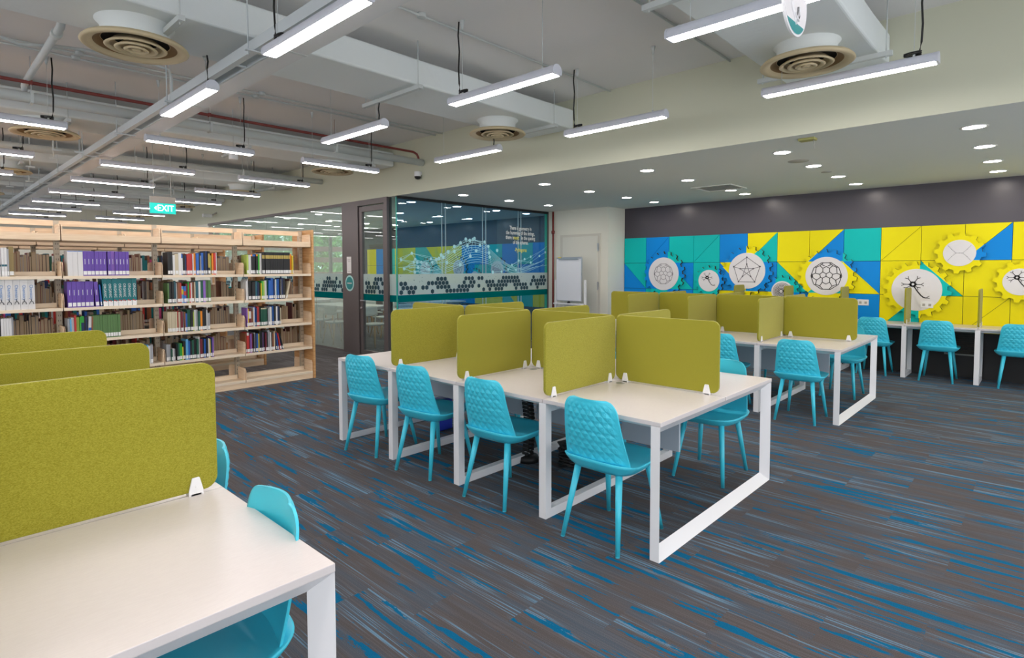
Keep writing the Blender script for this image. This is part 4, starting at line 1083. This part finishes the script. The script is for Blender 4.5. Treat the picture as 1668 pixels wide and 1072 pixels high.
b = MB(); b.path([(.88, 5.40, ZC-.03), (.88, 5.42, 3.40), (.88, 5.46, 3.36), (.88, 7.30, 3.35), (.88, 7.36, 3.33), (.88, 7.36, 3.22)], .028, 10)
b.tube((.88, 5.6, 3.355), (.88, 5.66, 3.355), .038, n=12); b.tube((.88, 5.41, 3.42), (.88, 5.41, 3.47), .042, n=12)
tag(b.build('branch_pipe', M_pipe), 'short painted branch pipe joining the thick pipe behind the left diffuser', 'pipe')
b = MB(); b.path([(-7.9, 6.0, 3.42), (.4, 6.0, 3.40), (.7, 6.05, 3.34), (.95, 6.08, 3.40), (1.2, 6.06, 3.42), (1.68, 6.05, 3.42), (1.78, 6.05, 3.40), (1.8, 6.05, 3.33), (1.8, 6.05, 3.10)], .013, 8)
tag(b.build('conduit', M_pipe), 'wavy conduit that turns down beside the cable tray', 'conduit')
for i, (x, y, z) in enumerate(((1.35, 8.9, 3.0), (1.42, 9.6, 3.0), (1.55, 8.75, 2.98), (1.3, 10.6, 3.0), (1.2, 11.6, 3.0), (1.5, 12.4, 3.0), (1.35, 13.4, 3.0))):
    b = MB(); b.tube((x, y, z), (x, y, ZC), .009 if i % 2 else .005, n=6); b.box(x-.05, x+.05, y-.01, y+.01, z-.01, z+.01)
    tag(b.build('drop_rod', M_tray if i % 2 == 0 else M_pipe), f'thin drop rod left of the cable tray, {ordi(i)} from the camera', 'rod')
t = thing('ceiling_speaker', 'white cylindrical canister hanging from the ceiling over the bookcases', 'speaker', (2.95, 7.6, 2.93))
b = MB(); b.tube((0, 0, 0), (0, 0, .10), .055, n=20); b.build('body', M_plastic, t, .004); b = MB(); b.tube((0, 0, .1), (0, 0, ZC-2.93), .004, n=6); b.build('wire', M_pipe, t)
# cable tray and trunking along y
t = thing('cable_tray', 'long open metal cable tray running back under the ceiling', 'cable tray', (1.73, 0, 3.0))
b = MB()
b.box(-.065, -.02, 1.5, 23.8, 0, .075); b.box(.045, .057, 1.5, 23.8, .0, .06)
b.build('side_rails', M_tray, t)
for k in range(25): y = 1.6+k*.9; box('rung', -.02, .045, y, y+.02, .002, .012, M_tray, t)
for k in range(13):
    y = 2.2+k*1.7; b = MB(); b.box(-.12, .07, y, y+.03, -.012, -.002)
    for x in (-.10,): b.tube((x, y+.015, -.04), (x, y+.015, ZC-3.02), .005, n=6)
    b.build('hanger', M_tray, t)
o = box('cable_trunking', -.085, .085, 1.0, 23.8, 0, .09, mat('trunking_white', (.72, .73, .74), .5)); o.location = (1.875, 0, 3.0)
tag(o, 'white boxed cable trunking beside the open cable tray', 'trunking')
for k in range(12): box('joint_cover', -.088, .088, 1.9+k*1.85, 1.93+k*1.85, -.003, .093, M_pipe, o)

# ------------------------------------------------------------------ signs, camera, small fittings
t = thing('exit_sign', 'green EXIT sign with left arrow hanging over the bookcases', 'sign', (2.82, 10.07, 2.56))
b = MB(); b.box(-.175, .175, -.025, .025, .0, .10); b.build('housing', M_grey, t, .003)
b = MB(); b.box(-.18, .18, -.012, .012, -.16, .0); b.build('panel', M_exit, t, .002)
o = text_obj('lettering', 'EXIT', .135, M_exitw, t, .001, bold=True); o.location = (.035, -.014, -.08); o.rotation_euler = (PI/2, 0, 0); o.scale = (.85, 1, 1)
b = MB(); b.prism([(-.125, -.08), (-.09, -.045), (-.09, -.115)], 'y', -.015, -.013); b.build('arrow', M_exitw, t)
b = MB(); b.tube((-.12, 0, .1), (-.12, 0, ZC-2.56), .006); b.tube((.12, 0, .1), (.12, 0, ZC-2.56), .006); b.build('drop_rod', M_pipe, t)
t = thing('hanging_sign', 'round white and teal hanging sign cut off by the top edge', 'sign', (2.45, .76, 2.58), rz=-.03)
R_ = .13
b = MB(); n = 48; b.prism([(R_*math.cos(2*PI*i/n), R_*math.sin(2*PI*i/n)) for i in range(n)], 'y', -.004, .004); b.build('rim', M_plastic, t)
b = MB(); b.prism([(.93*R_*math.cos(2*PI*i/n), .93*R_*math.sin(2*PI*i/n)) for i in range(n)], 'y', -.0055, -.004); b.build('white_face', M_disc, t)
b = MB(); b.prism([(.93*R_*math.cos(a), .93*R_*math.sin(a)) for a in [PI+.72+(PI-1.44)*i/24 for i in range(25)]], 'y', -.0065, -.0055); b.build('teal_face', M_ocean, t)
b = MB(); b.path([(-.045, -.008, .0), (-.04, -.008, -.035), (-.012, -.008, -.062), (0, -.008, -.085), (.012, -.008, -.06), (.022, -.008, -.015), (.034, -.008, -.01), (.04, -.008, -.04), (.028, -.008, -.066), (.014, -.008, -.058)], .004, 6)
b.path([(-.03, -.008, -.05), (-.01, -.008, -.042), (.006, -.008, -.06)], .004, 6); b.build('emblem', M_plastic, t)
b = MB(); b.tube((0, 0, R_), (0, 0, ZC-2.58), .0015, n=6); b.build('wire', M_pipe, t)
t = thing('security_camera', 'white dome security camera on the cream beam below the red pipe', 'camera', (XS, 7.16, 2.99))
b = MB(); b.tube((-.06, 0, .045), (-.06, 0, -.03), .052, n=24); b.box(-.06, 0, -.03, .03, .0, .045); b.build('body', M_plastic, t, .004)
b = MB(); b.lathe([(.05, 0), (.045, -.022), (.03, -.038), (.0, -.046)], (-.06, 0, -.03), n=24); b.build('dome', M_blackc, t)
t = thing('security_camera', 'small white camera on a bracket high at the beam near bookcases', 'camera', (XS-.02, 15.6, 2.9))
b = MB(); b.box(-.32, -.10, -.05, .05, -.05, .03); b.build('body', M_plastic, t, .01); b = MB(); b.tube((-.1, 0, 0), (.02, 0, .08), .02); b.build('bracket', M_grey, t)
t = thing('ceiling_sensor', 'small open yellow junction box with loose wire on the lower ceiling', 'junction box', (5.80, 1.66, ZL))
b = MB(); b.box(-.05, .05, -.07, .07, -.022, 0); b.build('case', mat('olive_box', (.40, .38, .13), .6), t, .004)
b = MB(); b.path([(.0, -.05, -.022), (.01, -.055, -.06), (.0, -.06, -.10)], .0035, 6); b.build('wire', M_grey, t)
for x, y, r_, lab in ((6.95, 2.08, .11, 'flat grey round ceiling disc between the downlights'), (7.98, 2.06, .06, 'tiny grey ceiling disc nearer the mural')):
    b = MB(); b.lathe([(0, -.006), (r_*.95, -.006), (r_, 0)], (x, y, ZL), 32); tag(b.build('ceiling_disc', M_grey), lab, 'ceiling fitting')
t = thing('ceiling_vent', 'square slatted air vent in the lower ceiling', 'air vent', (8.42, 3.62, ZL))
b = MB(); b.box(-.3, .3, -.3, -.26, -.012, 0); b.box(-.3, .3, .26, .3, -.012, 0); b.box(-.3, -.26, -.26, .26, -.012, 0); b.box(.26, .3, -.26, .26, -.012, 0); b.build('frame', M_soffit, t)
b = MB()
for i in range(7): q = -.24+i*.075; b.hexa([(q, -.26, -.008), (q+.05, -.26, -.001), (q+.05, .26, -.001), (q, .26, -.008), (q, -.26, -.006), (q+.05, -.26, 0), (q+.05, .26, 0), (q, .26, -.006)])
b.build('slats', M_grey, t); box('void', -.26, .26, -.26, .26, -.0008, -.0004, M_void, t)

# whiteboard stand
t = thing('whiteboard_stand', 'white mobile whiteboard easel standing before the white door', 'whiteboard', (9.05, 6.89, 0))
b = MB(); b.prism(rrect(-.30, .30, .89, 1.74, .03), 'x', -.012, .012); b.build('board', mat('board_white', (.78, .80, .86), .25), t)
b = MB()
for seg in ((-.305, .305, 1.715, 1.75), (-.305, .305, .88, .895)): b.box(-.016, .016, seg[0], seg[1], seg[2], seg[3])
b.box(-.016, .016, -.308, -.298, .89, 1.74); b.box(-.016, .016, .298, .308, .89, 1.74); b.build('frame', M_silver, t, .003)
box('clamp_bar', -.03, -.01, -.24, .24, 1.70, 1.725, M_silver, t, .003)
box('sticky_note', -.032, -.02, .18, .26, 1.735, 1.75, bmat('y'), t)
b = MB()
for s_ in (-1, 1): b.box(.02, .06, s_*.36-.02, s_*.36+.02, .06, 1.30); b.box(-.22, .30, s_*.36-.02, s_*.36+.02, .05, .09)
b.box(.02, .06, -.36, .36, .80, .84); b.build('stand', M_plastic, t, .003)
box('tray', -.08, .03, -.34, .34, .815, .84, M_plastic, t, .003)
b = MB(); b.tube((-.01, 0, .88), (-.01, 0, .84), .02, .035); b.build('knob', M_blackc, t)
for s_ in (-1, 1):
    for x in (-.19, .27):
        b = MB(); b.tube((x, s_*.36-.012, .026), (x, s_*.36+.012, .026), .026, n=16); b.tube((x, s_*.36, .03), (x, s_*.36, .055), .008); b.build('castor', M_blackc, t)

# ------------------------------------------------------------------ glass room furniture
def meeting_table(x, y, lx, ly, lab):
    t = thing('meeting_table', lab, 'table', (x, y, 0))
    box('tabletop', -lx/2, lx/2, -ly/2, ly/2, .715, .74, M_plastic, t, .004)
    b = MB(); b.box(-lx/2+.1, lx/2-.1, -ly/2+.1, ly/2-.1, .66, .714); b.build('apron', M_plastic, t)
    for sx in (-1, 1):
        for sy in (-1, 1):
            b = MB(); b.tube((sx*(lx/2-.12), sy*(ly/2-.12), .70), (sx*(lx/2-.06), sy*(ly/2-.06), 0), .026, .018); b.build('leg', M_lwood, t)
def make_mchair():
    t = thing('meeting_chair', 'x', 'chair'); n = 32
    b = MB(); b.loft([[(*se(2*PI*i/n, .19, .19, .6), .425) for i in range(n)], [(*se(2*PI*i/n, .215, .22, .6), .44) for i in range(n)], [(*se(2*PI*i/n, .215, .22, .6), .455) for i in range(n)], [(*se(2*PI*i/n, .19, .195, .6), .458) for i in range(n)]]); b.build('seat', M_seat_w, t)
    b = MB(); N_ = 16; F_, K_ = [], []
    for j in range(5):
        z = .60+.045*j
        F_.append([(-.20+.07*(abs(-1+2*i/N_)**2)-.03*(z-.45), (-1+2*i/N_)*.225, z) for i in range(N_+1)])
    V1 = [[b.bm.verts.new(p) for p in r_] for r_ in F_]; V2 = [[b.bm.verts.new((p[0]-.016, p[1], p[2])) for p in r_] for r_ in F_]
    for V, fl in ((V1, 0), (V2, 1)):
        for j in range(4):
            for i in range(N_): b.bm.faces.new((V[j][i], V[j][i+1], V[j+1][i+1], V[j+1][i])).smooth = True
    for i in range(N_): b.bm.faces.new((V1[0][i], V1[0][i+1], V2[0][i+1], V2[0][i])); b.bm.faces.new((V1[4][i], V1[4][i+1], V2[4][i+1], V2[4][i]))
    for j in range(4): b.bm.faces.new((V1[j][0], V1[j+1][0], V2[j+1][0], V2[j][0])); b.bm.faces.new((V1[j][N_], V1[j+1][N_], V2[j+1][N_], V2[j][N_]))
    b.build('backrest', M_seat_w, t)
    for sy in (-1, 1):
        b = MB(); b.path([(-.19, sy*.20, .44), (-.18, sy*.215, .60), (-.15, sy*.222, .66), (-.02, sy*.235, .655)], .014, 8); b.build('arm', M_seat_w, t)
    for sx in (-1, 1):
        for sy in (-1, 1):
            b = MB(); b.tube((sx*.15, sy*.15, .43), (sx*.22, sy*.21, 0), .018, .012); b.build('leg', M_lwood, t)
    return t
meeting_table(6.75, 11.2, .9, 1.9, 'white meeting table with wooden legs nearest the front glass pane')
meeting_table(7.35, 9.05, 1.9, .85, 'white meeting table behind the glass door and side glass')
meeting_table(9.0, 11.3, .9, 1.9, 'white meeting table by the mural inside the glass room')
meeting_table(8.0, 13.9, 1.8, .9, 'farthest white meeting table by the window')
mc0 = make_mchair(); first = True
for x, y, rz, lab in ((6.35, 9.62, -PI/2+.2, 'pale chair with wooden legs seen through the glass door'), (7.3, 9.72, -PI/2, 'pale chair behind the long table in the glass room'), (6.1, 10.6, .0, 'pale chair left of the front glass meeting table, nearer the door'), (6.1, 11.4, .1, 'pale chair left of the front glass meeting table, farther from the door'), (7.4, 10.85, PI, 'pale chair right of the front glass meeting table, nearer the door'), (7.4, 11.6, PI, 'pale chair right of the front glass meeting table, farther one'), (7.9, 8.42, PI/2, 'pale chair facing the side glass table, right one'), (8.15, 9.72, -PI/2, 'pale chair at the right end of the side glass table'), (8.4, 10.9, 0, 'pale chair at the table by the mural, nearer one'), (8.4, 11.7, 0, 'pale chair at the table by the mural, farther one'), (7.6, 13.3, PI/2, 'pale chair at the farthest table, left one'), (8.4, 13.3, PI/2, 'pale chair at the farthest table, right one')):
    if first: c = mc0; first = False
    else: c = copy_tree(mc0)
    c.location = (x, y, 0); c.rotation_euler = (0, 0, rz); c['label'] = lab; c['group'] = 'pale chairs in the glass room'
